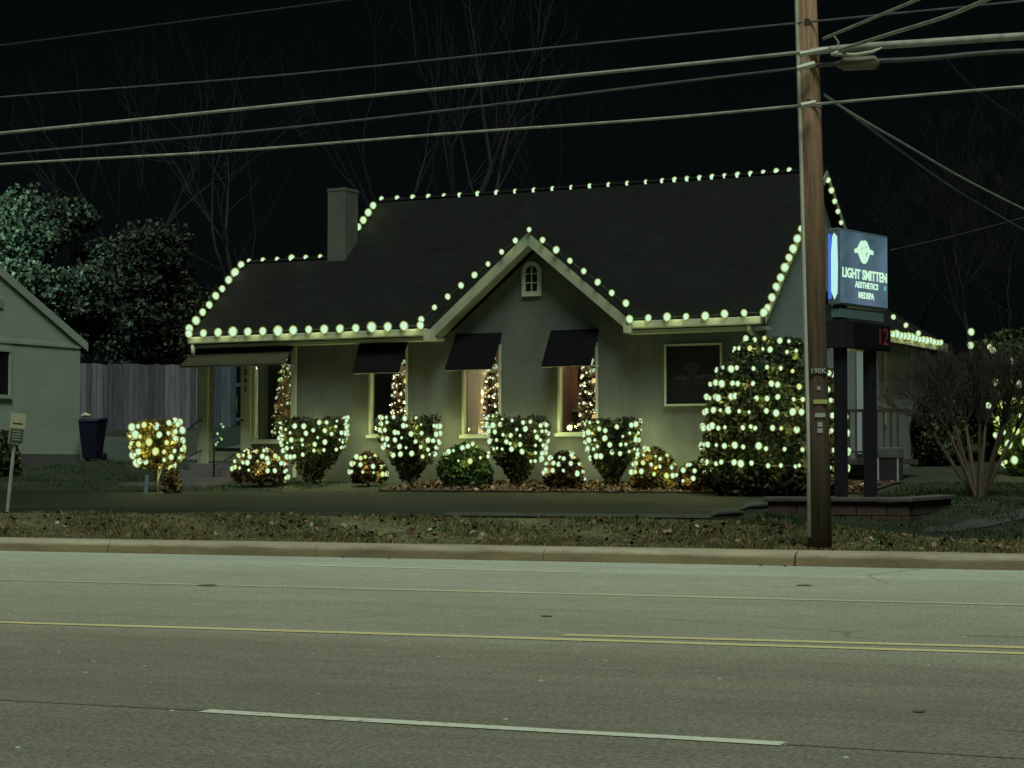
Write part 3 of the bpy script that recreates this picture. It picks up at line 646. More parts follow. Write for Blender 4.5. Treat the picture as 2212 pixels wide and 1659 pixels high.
# ================================================================== FOLIAGE THINGS
def lump(p, s):
    return math.sin(p[0]*s+1.3)*math.sin(p[1]*s*1.1+.5)*math.sin(p[2]*s*.9+2.1)
def shrub(name, label, c, h, prof, nleaf, lsz, m, group=None, cat='shrub', stem=.0, flatten=1.0, core=.8, seed=1, lum=.12, z0=None):
    rs = np.random.default_rng(seed); z = zg(c) if z0 is None else z0
    root = empty(name, (c.x, c.y, z), 0, label, cat, group)
    t = rs.uniform(0, 1, nleaf*3); R = np.array([prof(x) for x in t]); keep = rs.uniform(0, R.max(), len(t)) < R+.04; t = t[keep][:nleaf]; R = R[keep][:nleaf]
    n = len(t); a = rs.uniform(0, 2*np.pi, n); q = 1-np.abs(rs.normal(0, .13, n))
    lm = 1+lum*(np.sin(a*3+t*7+seed)+np.sin(a*5-t*11+seed*2)*.7)+rs.normal(0, .03, n)
    P = np.stack([np.cos(a)*R*q*lm, np.sin(a)*R*q*lm*flatten, stem+t*(h-stem)+rs.normal(0, .02, n)], 1)
    o = bpy.data.objects.new('foliage', arr_mesh('foliage', leaf_quads(P, lsz), 4, m)); link(o, root)
    mb = MB(); ns, nr = 14, 9
    for j in range(nr+1):
        tt = j/nr; r = max(.01, prof(min(.98, max(.02, tt)))*core*(.15 if j in (0, nr) else 1))
        for i in range(ns):
            aa = 2*math.pi*i/ns; l2 = 1+lum*(math.sin(aa*3+tt*7+seed)+math.sin(aa*5-tt*11+seed*2)*.7)
            mb.v.append((math.cos(aa)*r*l2, math.sin(aa)*r*l2*flatten, stem+(.04+.9*tt)*(h-stem)))
    for j in range(nr):
        for i in range(ns): i2 = (i+1) % ns; mb.f.append((j*ns+i, j*ns+i2, (j+1)*ns+i2, (j+1)*ns+i))
    # inner twiggy mass is part of the foliage
    co = mb.build('inner_foliage', m, root)
    s = MB(); s.tube([(0, 0, -.05), (.01, 0, stem+.2*h)], [.035, .02], 6)
    for k in range(4):
        aa = k*1.7; s.tube([(0, 0, stem*.4), (.5*prof(.3)*math.cos(aa), .5*prof(.3)*math.sin(aa), stem+.35*h)], [.02, .01], 5)
    s.build('stem', M['bark'], root); return root
def lerp_prof(pts):
    xs = [p[0] for p in pts]; ys = [p[1] for p in pts]; return lambda t: float(np.interp(t, xs, ys))
def vase(r): return lerp_prof([(0, r*.22), (.12, r*.38), (.3, r*.66), (.5, r*.88), (.75, r*1.0), (.96, r*.97), (1, r*.85)])
def ball(r): return lambda t: r*math.sqrt(max(.02, 1-(2*min(max(t, .0), 1)-1)**2))**.8
def dome(r): return lambda t: r*(.85+.15*min(1, t*4))*math.sqrt(max(.01, 1-t**2.4))

# bulbs ------------------------------------------------------------
def bulb_mesh(name, m, tall=1.1):
    mb = MB(); n, k = 8, 6
    for j in range(k+1):
        ph = math.pi*j/k; r = max(.02, math.sin(ph))*(1.0 if j < 4 else .95)
        for i in range(n): a = 2*math.pi*i/n; mb.v.append((r*math.cos(a), r*math.sin(a), math.cos(ph)*tall))
    for j in range(k):
        for i in range(n): i2 = (i+1) % n; mb.f.append((j*n+i, (j+1)*n+i, (j+1)*n+i2, j*n+i2))
    return mb.mesh(name, m, True)
BM = {k: bulb_mesh('bulb', M[k]) for k in ('bulb', 'bulb_y', 'bulb_w')}
LCOL = (.96, 1.0, .44); LG = 4.5
def lamp(p, watts, parent=None, col=LCOL, r=.05):
    watts *= LG
    l = bpy.data.lights.new('bulb_light', 'POINT'); l.energy = watts; l.color = col; l.shadow_soft_size = r; l.specular_factor = .15
    o = bpy.data.objects.new('bulb_light', l); COL.objects.link(o); o.location = p; return o
def light_string(label, pts, r, mats, group, lamps=(), watts=1.0, wire=True, jit=.0, hang=0.0, col=LCOL, maxparts=100, near=None):
    """pts are world positions of the bulbs in order along the string"""
    pts = [Vector(p) for p in pts]; c0 = sum(pts, Vector())/len(pts); c0.z = min(p.z for p in pts)
    root = empty('light_string', c0, 0, label, 'string lights', group)
    if wire and len(pts) > 1:
        mb = MB(); mb.tube([p-c0 for p in pts], .006, 4, False); mb.build('wire', M['wire'], root)
    vis = sorted(range(len(pts)), key=lambda i: pts[i].y)[:maxparts] if len(pts) > maxparts else range(len(pts))
    vis = set(vis); rest = MB()
    for i, p in enumerate(pts):
        rr = r*random.uniform(1-jit, 1+jit); mk = random.choice(mats)
        if i in vis:
            o = bpy.data.objects.new('bulb', BM[mk]); link(o, root); rr *= 1.1; o.location = p-c0; o.scale = (rr, rr, rr)
            o.rotation_euler = (random.uniform(-.3, .3), random.uniform(-.3, .3), 0)
        else:
            n0_ = len(rest.v); bm_ = BM['bulb']; rest.v += [tuple(v.co*rr+(p-c0)) for v in bm_.vertices]; rest.f += [tuple(n0_+q for q in f.vertices) for f in bm_.polygons]
    if rest.v: tag(rest.build('bulb', M['bulb'], root), kind='stuff')
    for p in lamps: lamp(p, watts, col=col)
    if near:
        for i in range(0, len(pts)-1, near[0]):
            q = (pts[i]+pts[i+1])/2; d = q-c0; d.z = 0; d = d.normalized() if d.length > .01 else Vector((0, -1, 0))
            lamp(q+d*.05+Vector((0, 0, -.03)), near[1], col=near[2] if len(near) > 2 else (1, .88, .26), r=.02)
    return root
G_ROOF = 'white bulbs outlining the cottage roof'; G_SHRUB = 'string lights wound round the shrubs'
def line_pts(P, Q, n): return [P+(Q-P)*(i/(n-1)) for i in range(n)]
W = HF.w
def roof_string(label, P, Q, n, r, lstep=2, watts=.7, out=(0, -.12, .05)):
    pts = line_pts(Vector(P), Vector(Q), n); wp = [W(*p)+Vector((0, 0, random.uniform(-.012, .012))) for p in pts]
    lp = [W(*(pts[i]+(pts[1]-pts[0])*.5+Vector(out))) for i in range(0, n, lstep)]; watts *= .75
    return light_string(label, wp, r, ['bulb'], G_ROOF, lp, watts, jit=.16)
roof_string('string of large white bulbs along the left eave above the dark entrance awning', HF.onb(408, 721, -.5), HF.onb(908, 701+3, -.5), 16, .082, 2, .62, (0, -.14, .02))
roof_string('string of white bulbs climbing the left end of the low roof', HF.ona(409, 713, A0-.02)+Vector((0, 0, .02)), HF.ona(521, 572, A0-.02), 9, .078, 3, .4, (.15, -.05, .15))
roof_string('short row of white bulbs on the low ridge left of the chimney', HF.onb(538, 563, wb), HF.onb(692, 554, wb), 6, .058, 3, .15, (0, -.1, .1))
q0 = HF.onb(822, 435, RB); 
roof_string('short run of white bulbs climbing the main roof beside the chimney', HF.ona(774, 490, -4.74), HF.ona(806, 443, -4.74), 4, .07, 2, .3, (.15, 0, .1))
mr_pts = [(824, 434), (1000, 426), (1210, 412), (1420, 397), (1560, 386), (1705, 373)]
xs = np.interp(np.linspace(0, 1, 27), np.linspace(0, 1, 6), [p[0] for p in mr_pts]); ys = np.interp(xs, [p[0] for p in mr_pts], [p[1] for p in mr_pts])
wp = [W(*HF.onb(x, y, RB))+Vector((0, 0, .045)) for x, y in zip(xs, ys)]
light_string('long row of small white bulbs along the high main ridge', wp, .055, ['bulb'], G_ROOF, [], 0, jit=.08)
roof_string('string of white bulbs climbing the left slope of the front gable', HF.onb(910, 689, -.42), HF.onb(1143, 495, -.42), 9, .052, 2, .25, (0, -.12, 0))
roof_string('string of white bulbs running down the right slope of the front gable', HF.onb(1172, 518, -.42), HF.onb(1352, 655, -.42), 7, .056, 2, .25, (0, -.12, 0))
roof_string('string of white bulbs along the right eave over the wall sign', HF.onb(1360, 690, -.5), HF.onb(1650, 675, -.5), 8, .068, 2, .5, (0, -.14, .02))
roof_string('string of white bulbs climbing the right end of the roof beside the utility pole', HF.ona(1658, 664, A1+.03), HF.ona(1731, 495, A1+.03), 9, .07, 2, .4, (.1, 0, 0))
roof_string('string of white bulbs down the back right roof edge above the lit sign', HF.ona(1789, 388, A1+.03), HF.ona(1817, 480, A1+.03), 5, .05, 5, .05, (.1, 0, 0))
roof_string('dense bright string of bulbs along the rear wing eave right of the pole sign', HF.ona(1920, 719, 6.5), HF.ona(2032, 741, 6.5), 15, .06, 3, .35, (.1, 0, -.05))
roof_string('three spaced bulbs on the rear wing roof edge above the dense string', HF.onb(1930, 684, wb0-.32), HF.onb(1984, 719, wb0-.32), 3, .046, 9, .02)

# shrubs against the cottage -----------------------------------------
def ring_pts(c, z, prof, h, stem, turns, n, k0=0.0, tilt=.0, t0=.1, t1=.98, front=.75, flatten=1.0, off=1.06, drop=.06):
    out = []
    for i in range(n):
        f = min(1, max(0, (i+random.uniform(-.38, .38))/(n-1))); tt = t0+(t1-t0)*f; a = k0+turns*2*math.pi*f
        a2 = (a+math.pi/2+math.pi) % (2*math.pi)-math.pi        # squeeze towards the road side
        a = -math.pi/2+a2*front
        r = prof(min(.99, tt))*off
        out.append(Vector((c.x+math.cos(a)*r, c.y+math.sin(a)*r*flatten, z+stem+(h-stem)*tt+random.uniform(-.03, .03)+tilt*math.cos(a)*r)))
    return out
# (kind, x0, x1, ytop, ybottom, depth offset b, material, bulbs, turns, bulb kinds, label, string label)
SH = [
 ('low', 503, 622, 968, 1048, -1.7, 'fol_red', 46, 4.0, ['bulb', 'bulb', 'bulb_y'], 'low spreading russet shrub beside the entrance steps', 'string of lights over the low shrub beside the steps'),
 ('vase', 606, 748, 903, 1035, -1.0, 'fol_dark', 70, 5.3, ['bulb'], 'flat topped flared shrub nearest the porch window', 'string of lights round the flared shrub nearest the porch'),
 ('low', 755, 836, 980, 1038, -1.3, 'fol_red', 26, 2.8, ['bulb', 'bulb_y'], 'small low shrub left of the leftmost small window', 'string of lights on the small low shrub under the leftmost black awning'),
 ('vase', 822, 948, 899, 1040, -.9, 'fol_dark', 66, 5.3, ['bulb'], 'flared shrub in front of the leftmost black awning window', 'string of lights round the flared shrub by the dark leftmost window'),
 ('low', 943, 1066, 960, 1046, -1.2, 'fol_green', 14, 1.3, ['bulb', 'bulb', 'bulb_y'], 'round bright green shrub with few lights below the curtained window', 'sparse string of lights over the round green shrub'),
 ('vase', 1054, 1182, 900, 1046, -.9, 'fol_dark', 70, 5.3, ['bulb'], 'tall flared shrub between the two gable windows', 'string of lights round the flared shrub between the gable windows'),
 ('low', 1176, 1262, 978, 1058, -1.5, 'fol_red', 28, 3.2, ['bulb'], 'small round russet shrub below the right gable window', 'string of lights on the small russet shrub under the right gable window'),
 ('vase', 1264, 1381, 905, 1050, -.8, 'fol_dark', 54, 4.4, ['bulb'], 'flared shrub with dark base right of the gable windows', 'string of lights round the flared shrub left of the wall sign'),
 ('low', 1366, 1462, 970, 1052, -1.4, 'fol_gold', 30, 3.2, ['bulb', 'bulb_y'], 'yellowish low shrub below the wall sign', 'yellowish string of lights on the low shrub below the wall sign'),
 ('low', 1464, 1545, 1000, 1060, -1.6, 'fol_red', 15, 2.2, ['bulb', 'bulb_w'], 'smallest low shrub tucked beside the big holly', 'short string of lights on the smallest shrub beside the big holly')]
for i, (kind, x0, x1, y0, y1, b, mk, nb, turns, bk, lab, slab_) in enumerate(SH):
    xm = (x0+x1)/2; P = HF.onb(xm, y1, b); c = W(P.x, b, 0); z = zg(c)+.03
    k = c.y/F; r = (x1-x0)/2*k; ztop = EYE+(1010-y0)*k; h = ztop-z
    prof = vase(r) if kind == 'vase' else dome(r)
    fl = .8; ln = 2600 if kind == 'vase' else 1900
    shrub('flared_shrub' if kind == 'vase' else 'low_shrub', lab, c, h, prof, ln, .05, M[mk], 'clipped shrubs in the bed along the cottage', stem=.05, flatten=fl, seed=i+3, core=.78, z0=z, lum=random.uniform(.06, .11))
    t0 = .38 if kind == 'vase' else .25
    if i == 4: t0 = .55
    pts = ring_pts(c, z, prof, h, .05, turns, nb, k0=i*1.1, t0=t0, t1=.97, flatten=fl, tilt=(-.12, .1, -.2)[i % 3])
    lp = [HF.w(P.x+dx*r, -.30, z+h*tz) for dx, tz in (((-.9, .85), (.75, .85), (1.0, .5)) if kind == 'vase' else ((-.5, .85), (.6, .7)))]
    light_string(slab_, pts, .037, bk, G_SHRUB, lp, .95 if kind == 'vase' else .6, jit=.4, near=(4, .34))
# standing bush left of the steps
c = at(340, 37.5); z = zg(c); k = c.y/F; r = 54*k; zt = EYE+(1010-908)*k
zb = EYE+(1010-1012)*k; pr = lerp_prof([(0, r*.55), (.15, r*.85), (.5, r), (.85, r*.98), (.95, r*.85), (1, r*.5)])
shrub('standard_shrub', 'rounded shrub on a bare stem covered in lights left of the steps', c, zt-z, pr, 2400, .05, M['fol_gold'], stem=zb-z, seed=31, z0=z)
pts = ring_pts(c, z, pr, zt-z, zb-z, 5.2, 52, t0=.03, t1=.97)
light_string('dense yellowish string of lights round the standing bush left of the steps', pts, .055, ['bulb', 'bulb', 'bulb_y'], G_SHRUB, [Vector((c.x+r*.3, c.y-.1, zb-.15))], 1.2, jit=.35, near=(2, .30))
MB().tube([at(316, 36.6)+Vector((0, 0, z-.05)), at(316, 36.6)+Vector((.02, 0, z+.32))], .035, 8).build('garden_stake', simple('pale_blue_stake', (.12, .2, .23), .6)); tag(bpy.data.objects['garden_stake'], 'short pale blue stake standing beside the lit bush at the steps', 'stake')
# small yellowish plant at foot
c2 = at(372, 36.8); shrub('low_shrub', 'small yellow green plant at the foot of the standing bush', c2, .42, dome(.17), 350, .06, M['fol_gold'], seed=33)
# big holly
c = at(1673, 33.3); z = zg(c); k = c.y/F; r = 151*k; h = EYE+(1010-731)*k-z
pb = lerp_prof([(0, r*.82), (.08, r*.95), (.25, r*1.0), (.45, r*.98), (.62, r*.92), (.78, r*.80), (.9, r*.57), (.97, r*.42), (1, r*.25)])
shrub('holly_bush', 'huge rounded dark holly wrapped in rings of lights behind the utility pole', c, h, pb, 15000, .06, M['fol_dark'], cat='bush', seed=41, core=.86, lum=.05)
pts = []
for yy, nn in ((1006, 22), (970, 21), (930, 23), (895, 20), (866, 20), (838, 17), (804, 15), (762, 12), (740, 9)):
    tt = (EYE+(1010-yy)*k-z)/h; rr = pb(tt)*1.05
    for j in range(nn):
        a = math.radians(-90+(j/(nn-1)-.5)*200+random.uniform(-4.5, 4.5)); sg = 1 if len(pts) % 2 else 1
        pts.append(Vector((c.x+rr*math.cos(a), c.y+rr*math.sin(a), z+h*tt+random.uniform(-.022, .022)-.05*math.cos(a))))
light_string('long string of lights ringed round the huge holly bush', pts, .042, ['bulb', 'bulb', 'bulb', 'bulb', 'bulb_y'], G_SHRUB,
             [c+Vector((dx*r, dy*r, z+h*t)) for dx, dy, t in ((-1.2, .5, .3), (-1.0, .7, .6))], 1.2, jit=.35, near=(3, .36))

# lit trees inside the windows ---------------------------------------------------------
def xmas(label, slabel, x, ytop, ybot, b, wpx, bk, nb, lean=0, watts=.25):
    P = HF.onb(x, ybot, b); T = HF.onb(x+lean, ytop, b); c = W(P.x, b, 0); z = P.z; h = T.z-z; r = wpx/2*c.y/F
    pr = lambda t: r*(1-t)**(.75 if lean > 10 else .4)+.015
    root = shrub('christmas_tree', label, c, h, pr, 900, .035, M['fol_xmas'], 'lit trees inside the windows', cat='christmas tree', seed=int(x), z0=z, core=.6)
    pts = ring_pts(c, z, pr, h, 0, 9, nb, t0=.02, t1=.97, off=1.08, front=.8, drop=0)
    light_string(slabel, pts, .021, bk, 'string lights on the trees in the windows', [c+Vector((0, -r*1.6, z+h*t)) for t in (.25, .65)], watts, jit=.4, col=(1, .62, .26), near=(3, .22, (1, .72, .42)))
xmas('slim golden lit tree inside the porch window', 'warm yellow string on the slim tree in the porch window', 616, 770, 944, .45, 56, ['bulb_y', 'bulb_w'], 70, 14)
xmas('slim tall lit tree inside the leftmost small window', 'warm string on the tree in the leftmost small window', 864, 758, 945, .18, 38, ['bulb_w'], 88, 4)
xmas('slim tall lit tree beside the tan curtain', 'warm string on the tree beside the tan curtain', 1062, 766, 955, .18, 38, ['bulb_w'], 88, 4)
xmas('slim tall lit tree in the right gable window', 'warm string on the tree in the right gable window', 1270, 755, 950, .18, 38, ['bulb_w'], 88, 2)
# loose lights by the entrance door
pts = [W(*HF.onb(x, y, .6)) for x, y in ((478, 916), (482, 922), (470, 937), (476, 945), (479, 949), (470, 955), (466, 960))]
light_string('handful of tiny lights inside the glass entrance door', pts, .028, ['bulb', 'bulb_y'], G_SHRUB, [], 0, jit=.3)
lamp(W((WIN[1][0]+WIN[1][1])/2, 1.35, 2.7), 8.5, col=(1, .88, .66), r=.2)
lamp(W(WIN[2][0]+.2, .8, 3.3), 5.5, col=(1, .75, .5))

# ================================================================== TREES
def grow(mb, tw, p, d, r, L, depth, rs, up=.08, spread=.5, tip=.004, dead=2):
    n = 3; pts = [p.copy()]; rr = [r]; q = p.copy(); dd = d.copy()
    for i in range(n):
        dd = (dd+Vector((rs.gauss(0, .11), rs.gauss(0, .11), rs.gauss(0, .07)+up))).normalized(); q = q+dd*(L/n); pts.append(q.copy()); rr.append(max(tip, r*(1-.38*(i+1)/n)))
    (mb if r > .025 else tw).tube(pts, rr, 6 if r > .05 else 4, False)
    if depth <= 0: return
    k = 2 if rs.random() < .65 else 3
    for j in range(k):
        ax = Vector((rs.gauss(0, 1), rs.gauss(0, 1), rs.gauss(0, 1))).cross(dd).normalized(); an = rs.uniform(.5, 1.2)*spread*(1 if j else .5)
        nd = (Matrix.Rotation(an, 3, ax) @ dd).normalized()
        grow(mb, tw, q, nd, rr[-1]*(.9 if j == 0 else .68), L*rs.uniform(.68, .9), depth-1, rs, up, spread, tip)
    if rs.random() < .5:
        ax = Vector((rs.gauss(0, 1), rs.gauss(0, 1), rs.gauss(0, 1))).cross(dd).normalized()
        grow(mb, tw, pts[2], (Matrix.Rotation(spread*1.3, 3, ax) @ dd).normalized(), rr[2]*.45, L*.6, depth-2, rs, up, spread, tip)
def bare_tree(label, x, Z, h, r, seed, depth=6, m='grayb', group='bare trees behind the cottage', lean=(0, 0), spread=.5, L=None):
    c = at(x, Z); z = zg(c); rs = random.Random(seed); root = empty('bare_tree', (c.x, c.y, z), 0, label, 'tree', group)
    mb, tw = MB(), MB(); grow(mb, tw, Vector((0, 0, -.2)), Vector((lean[0], lean[1], 1)).normalized(), r, L or h*.27, depth, rs, .06, spread)
    mb.build('trunk', M[m], root, smooth=True); tw.build('twigs', M[m], root); return root
bare_tree('tall bare tree rising behind the middle of the cottage', 935, 58, 17, .26, 3, 6, spread=.42)
bare_tree('tall bare tree leaning left behind the chimney', 800, 64, 17, .2, 8, 5, lean=(-.18, 0), spread=.5)
bare_tree('dim bare tree far behind the low left roof', 560, 66, 14, .2, 12, 5, lean=(-.1, 0), spread=.55)
bare_tree('dim bare tree far behind the main ridge', 1180, 66, 12, .14, 15, 5, spread=.6)
bare_tree('bare tree at the left behind the lit evergreen', 250, 72, 15, .2, 22, 5, spread=.55)
for j, (x, Z, h, lb) in enumerate(((1985, 62, 8.2, 'brown leafless tree right of the lit pole sign'), (2080, 66, 9.2, 'taller brown leafless tree behind the crape myrtle'), (2190, 60, 8.2, 'brown leafless tree at the right edge of the photo'))):
    bare_tree(lb, x, Z, h, .12, 50+j, 7, 'bark2' if 'bark2' in M else 'grayb', 'brown leafless trees on the right', spread=.65)
def leafy_tree(label, x, Z, ytop, ybot, wpx, n, seed, m='fol_tree', lsz=.115):
    c = at(x, Z); z = zg(c); k = Z/F; zt = EYE+(1010-ytop)*k; zb = EYE+(1010-ybot)*k; R = wpx/2*k; rs = np.random.default_rng(seed)
    root = empty('evergreen_tree', (c.x, c.y, z), 0, label, 'tree', 'evergreen trees behind the fence')
    cl = []
    for i in range(90):
        a = rs.uniform(0, 6.28); t = rs.uniform(0, 1); rr = R*.9*(.35+.65*math.sqrt(max(0, 1-(2*t-.85)**2/1.4)))*rs.uniform(.2, 1)
        cl.append((math.cos(a)*rr, math.sin(a)*rr, (zb-z)+t*(zt-zb), rs.uniform(.4, .95)))
    P = []
    for x_, y_, z_, s_ in cl:
        q = rs.normal(size=(n//90, 3)); q /= np.linalg.norm(q, axis=1)[:, None]; P.append(np.array([x_, y_, z_])+q*s_*rs.uniform(.35, 1.15, (n//90, 1))*np.array([1, 1, .7]))
    o = bpy.data.objects.new('crown', arr_mesh('crown', leaf_quads(np.concatenate(P), lsz, 0, 1.5), 4, M[m])); link(o, root)
    tr = MB(); tr.tube([(0, 0, -.2), (.1, 0, (zb-z)+.4), (.0, .1, (zt-z)*.7)], [.2, .15, .05], 7)
    for q in cl[::4]: tr.tube([(.05, 0, (zb-z)+.3), (q[0]*.5, q[1]*.5, q[2]-.3), q[:3]], [.08, .04, .015], 5)
    tr.build('trunk', M['bark'], root, smooth=True); return root
leafy_tree('large pale green evergreen lit from the left behind the white house', 95, 67, 445, 780, 350, 34000, 5)
leafy_tree('darker evergreen right of the brightly lit one above the fence', 310, 66, 510, 780, 230, 17000, 6, 'fol_dusk')
leafy_tree('dim evergreen at the left edge behind the white roof', -80, 70, 470, 820, 260, 9000, 7)
leafy_tree('low dark evergreen beside the left end of the cottage roof', 440, 66, 640, 800, 150, 6000, 9, 'fol_dark', .1)
# yard light just outside the frame that shines on those trees
yl = at(-170, 62); yl.z = zg(yl); yr = empty('yard_light', yl, 0, 'tall post lamp left of the white house shining on the evergreens', 'lamp')
MB().tube([(0, 0, 0), (0, 0, 7.2)], [.08, .05], 8).build('post', M['steel'], yr)
MB().box(-.1, .4, -.1, .1, 7.2, 7.32).build('lamp_head', M['steel'], yr)
ll = bpy.data.lights.new('yard_lamp', 'POINT'); ll.energy = 1900; ll.color = (.68, 1, .88); ll.shadow_soft_size = .12
lo = bpy.data.objects.new('yard_lamp', ll); COL.objects.link(lo); lo.location = yl+Vector((.35, 0, 7.0))

# crape myrtle
c = at(2112, 31.5); z = zg(c); cr = empty('crape_myrtle', (c.x, c.y, z), 0, 'leafless many stemmed tree spreading from one base on the right lawn', 'tree')
mb, tw = MB(), MB(); rs = random.Random(4)
for i in range(11):
    a = i*2*math.pi/11+rs.uniform(-.2, .2); sp_ = rs.uniform(.25, .62); d = Vector((math.cos(a)*sp_, math.sin(a)*sp_*.6, 1)).normalized()
    b0 = Vector((math.cos(a)*.06, math.sin(a)*.06, -.05)); k1 = b0+d*.55; k2 = b0+Vector((d.x*1.25, d.y*1.25, d.z*1.2))
    mb.tube([b0, k1, k2], [.04, .032, .022], 6, False)
    for j in range(7):
        dd = (d+Vector((rs.gauss(0, .28), rs.gauss(0, .28), rs.uniform(-.1, .4)))).normalized(); grow(mb, tw, k2, dd, .014, .36, 4, rs, .02, .45, .003)
mb.build('trunk', M['crape'], cr, smooth=True); tw.build('twigs', simple('twig_bark', (.045, .038, .03), .9), cr)
# dark hedge and far right lit shrubs
c = at(2022, 40); shrub('hedge_bush', 'black shadowed bush between the rear wing and the leaning tree', c, 1.45, dome(.62), 2200, .07, M['fol_dark'], cat='bush', seed=61)
c = at(2205, 41); z = zg(c); k = 41/F; pr = ball(130*k); hh_ = EYE+(1010-712)*k-z
shrub('dark_bush', 'tall rounded dark bush with scattered lights at the right edge', c, hh_, pr, 4500, .08, M['fol_dark'], cat='bush', seed=62)
pts = [wz(x, y, 39.6) for x, y in ((2098, 717), (2097, 746), (2138, 750), (2145, 757), (2184, 780), (2200, 788), (2187, 826), (2202, 830), (2135, 876), (2150, 826), (2215, 860))]
light_string('scattered bulbs on the tall dark bush at the right edge', pts, .052, ['bulb', 'bulb_w'], G_SHRUB, [wz(2150, 760, 39)], .8, jit=.3)
c = at(2212, 37); z = zg(c); k = 37/F; pr = ball(58*k)
shrub('low_shrub', 'small round shrub thick with lights at the right edge of the lawn', c, EYE+(1010-850)*k-z, pr, 1500, .06, M['fol_green'], seed=63)
light_string('bright yellow green string on the small shrub at the right edge', ring_pts(c, z, pr, EYE+(1010-850)*k-z, 0, 5, 42, t0=.08, t1=.97), .055, ['bulb', 'bulb_y'], G_SHRUB, [], 0, jit=.35, near=(2, .2))

# ================================================================== NEIGHBOUR, FENCE, BIN, SMALL SIGN
NB = bpy.data.objects.new('neighbouring_house', None); link(NB); NB.matrix_world = HF.M
tag(NB, 'white sided house with plain gable end at the left edge of the photo', 'house')
na = -14.8; cb = HF.ona(183, 745, na); top = HF.ona(0, 585, na); s = (top.z-cb.z)/(cb.y-top.y); eb_, ez_ = cb.y-.05, cb.z
rb_ = eb_-5.2; rz_ = ez_+s*5.2; fb = rb_-5.2
nw = MB(); nw.prism([(na, fb, .5), (na, eb_-.12, .5), (na, eb_-.12, ez_-.05), (na, rb_, rz_-.12), (na, fb, ez_-.05)], (-.2, 0, 0))
nw.box(na-9, na-.2, fb, fb+.2, .5, ez_-.05); nw.box(na-9, na-.2, eb_-.32, eb_-.12, .5, ez_-.05)
nw.build('wall', M['sidingN'], NB)
nr = MB()
nr.prism([(na+.02, eb_+.1, ez_-.06), (na+.02, rb_, rz_), (na-9, rb_, rz_), (na-9, eb_+.1, ez_-.06)], (0, 0, .1)); nr.prism([(na+.02, rb_, rz_+.001), (na+.02, fb-.2, ez_-.06), (na-9, fb-.2, ez_-.06), (na-9, rb_, rz_+.001)], (0, 0, .1))
nr.build('roof', M['shingle'], NB)
rb2 = MB(); rb2.prism([(na+.022, eb_+.12, ez_-.16), (na+.022, rb_, rz_-.12), (na+.022, rb_, rz_+.10), (na+.022, eb_+.12, ez_+.05)], (.03, 0, 0)); rb2.build('rake_board', M['sidingN'], NB)
q = HF.ona(180, 752, na); MB().box(na+.002, na+.025, fb, eb_-.12, q.z-.02, q.z+.05).build('trim_board', M['sidingN'], NB)
w0, w1 = HF.ona(-30, 757, na), HF.ona(17, 853, na)
wo = frame_mb(0, 1, 0, 1, .1, 0, 1)  # placeholder mesh replaced below
f = MB(); y0_, y1_, zz0, zz1 = w0.y, w1.y, w1.z, w0.z
f.box(na+.002, na+.05, y0_-.08, y0_, zz0, zz1); f.box(na+.002, na+.05, y1_, y1_+.08, zz0, zz1); f.box(na+.002, na+.055, y0_-.08, y1_+.08, zz1, zz1+.09); f.box(na+.002, na+.06, y0_-.1, y1_+.1, zz0-.09, zz0)
fo = f.build('window', M['sidingN'], NB); MB().box(na+.003, na+.012, y0_, y1_, zz0, zz1).build('glass_pane', M['black'], fo)
MB().box(na+.002, na+.02, fb, eb_-.13, 1.15, 1.42).build('foundation', M['drive'], NB)
lv = HF.ona(-2, 655, na); MB().box(na+.002, na+.03, lv.y-.35, lv.y+.12, lv.z-.12, lv.z+.12).build('gable_vent', M['trimdull'], NB, bevel=.02)
# fence
fA, fB = at(140, 57.5), at(640, 59.5); fd = (fB-fA); fl_ = fd.length; fn = int(fl_/.145); ang = math.atan2(fd.y, fd.x)
fr = empty('board_fence', (fA.x, fA.y, zg(fA)), ang, 'weathered grey vertical board fence between the two houses', 'fence')
fz_ = zg(fA); rs = random.Random(2)
mb = MB()
for i in range(fn):
    x = i*fl_/fn; pp = fA+fd*(i/fn); dz = zg(pp)-fz_; top_ = 4.04-fz_+rs.uniform(-.02, .02)
    if rs.random() < .04: continue
    yo = rs.uniform(0, .012); mb.box(x+.006, x+fl_/fn-.004, yo, yo+.02, dz-.05, top_)
mb.build('boards', M['fence'], fr)
ra = MB(); ra.box(0, fl_, .035, .08, .4, .5); ra.box(0, fl_, .035, .08, 1.4, 1.5); ra.build('rail', M['fence'], fr)
x = .5
while x < fl_: MB().box(x, x+.1, .081, .18, -.1, 1.75).build('post', M['fence'], fr); x += 2.4
# wheelie bin
c = at(200, 49.5); z = zg(c); bn = empty('wheelie_bin', (c.x, c.y, z), -.2, 'blue wheeled rubbish bin against the corner of the white house', 'bin')
b_ = MB(); b_.prism([(-.19, -.24, .06), (.19, -.24, .06), (.19, .22, .06), (-.19, .22, .06)], (0, 0, .001))
b_.v = []; b_.f = []
lo_ = [(-.17, -.2, .05), (.17, -.2, .05), (.17, .22, .05), (-.17, .22, .05)]; hi_ = [(-.25, -.3, .95), (.25, -.3, .95), (.25, .3, .95), (-.25, .3, .95)]
b_.v = lo_+hi_; b_.f = [(3, 2, 1, 0), (4, 5, 6, 7), (0, 1, 5, 4), (1, 2, 6, 5), (2, 3, 7, 6), (3, 0, 4, 7)]
b_.build('body', M['blue_bin'], bn, bevel=.02)
l_ = MB(); l_.prism([(-.27, -.33, .955), (-.27, .34, .955), (-.27, .3, 1.06), (-.27, -.28, 1.0)], (.54, 0, 0)); l_.build('lid', M['blue_bin'], bn, bevel=.02)
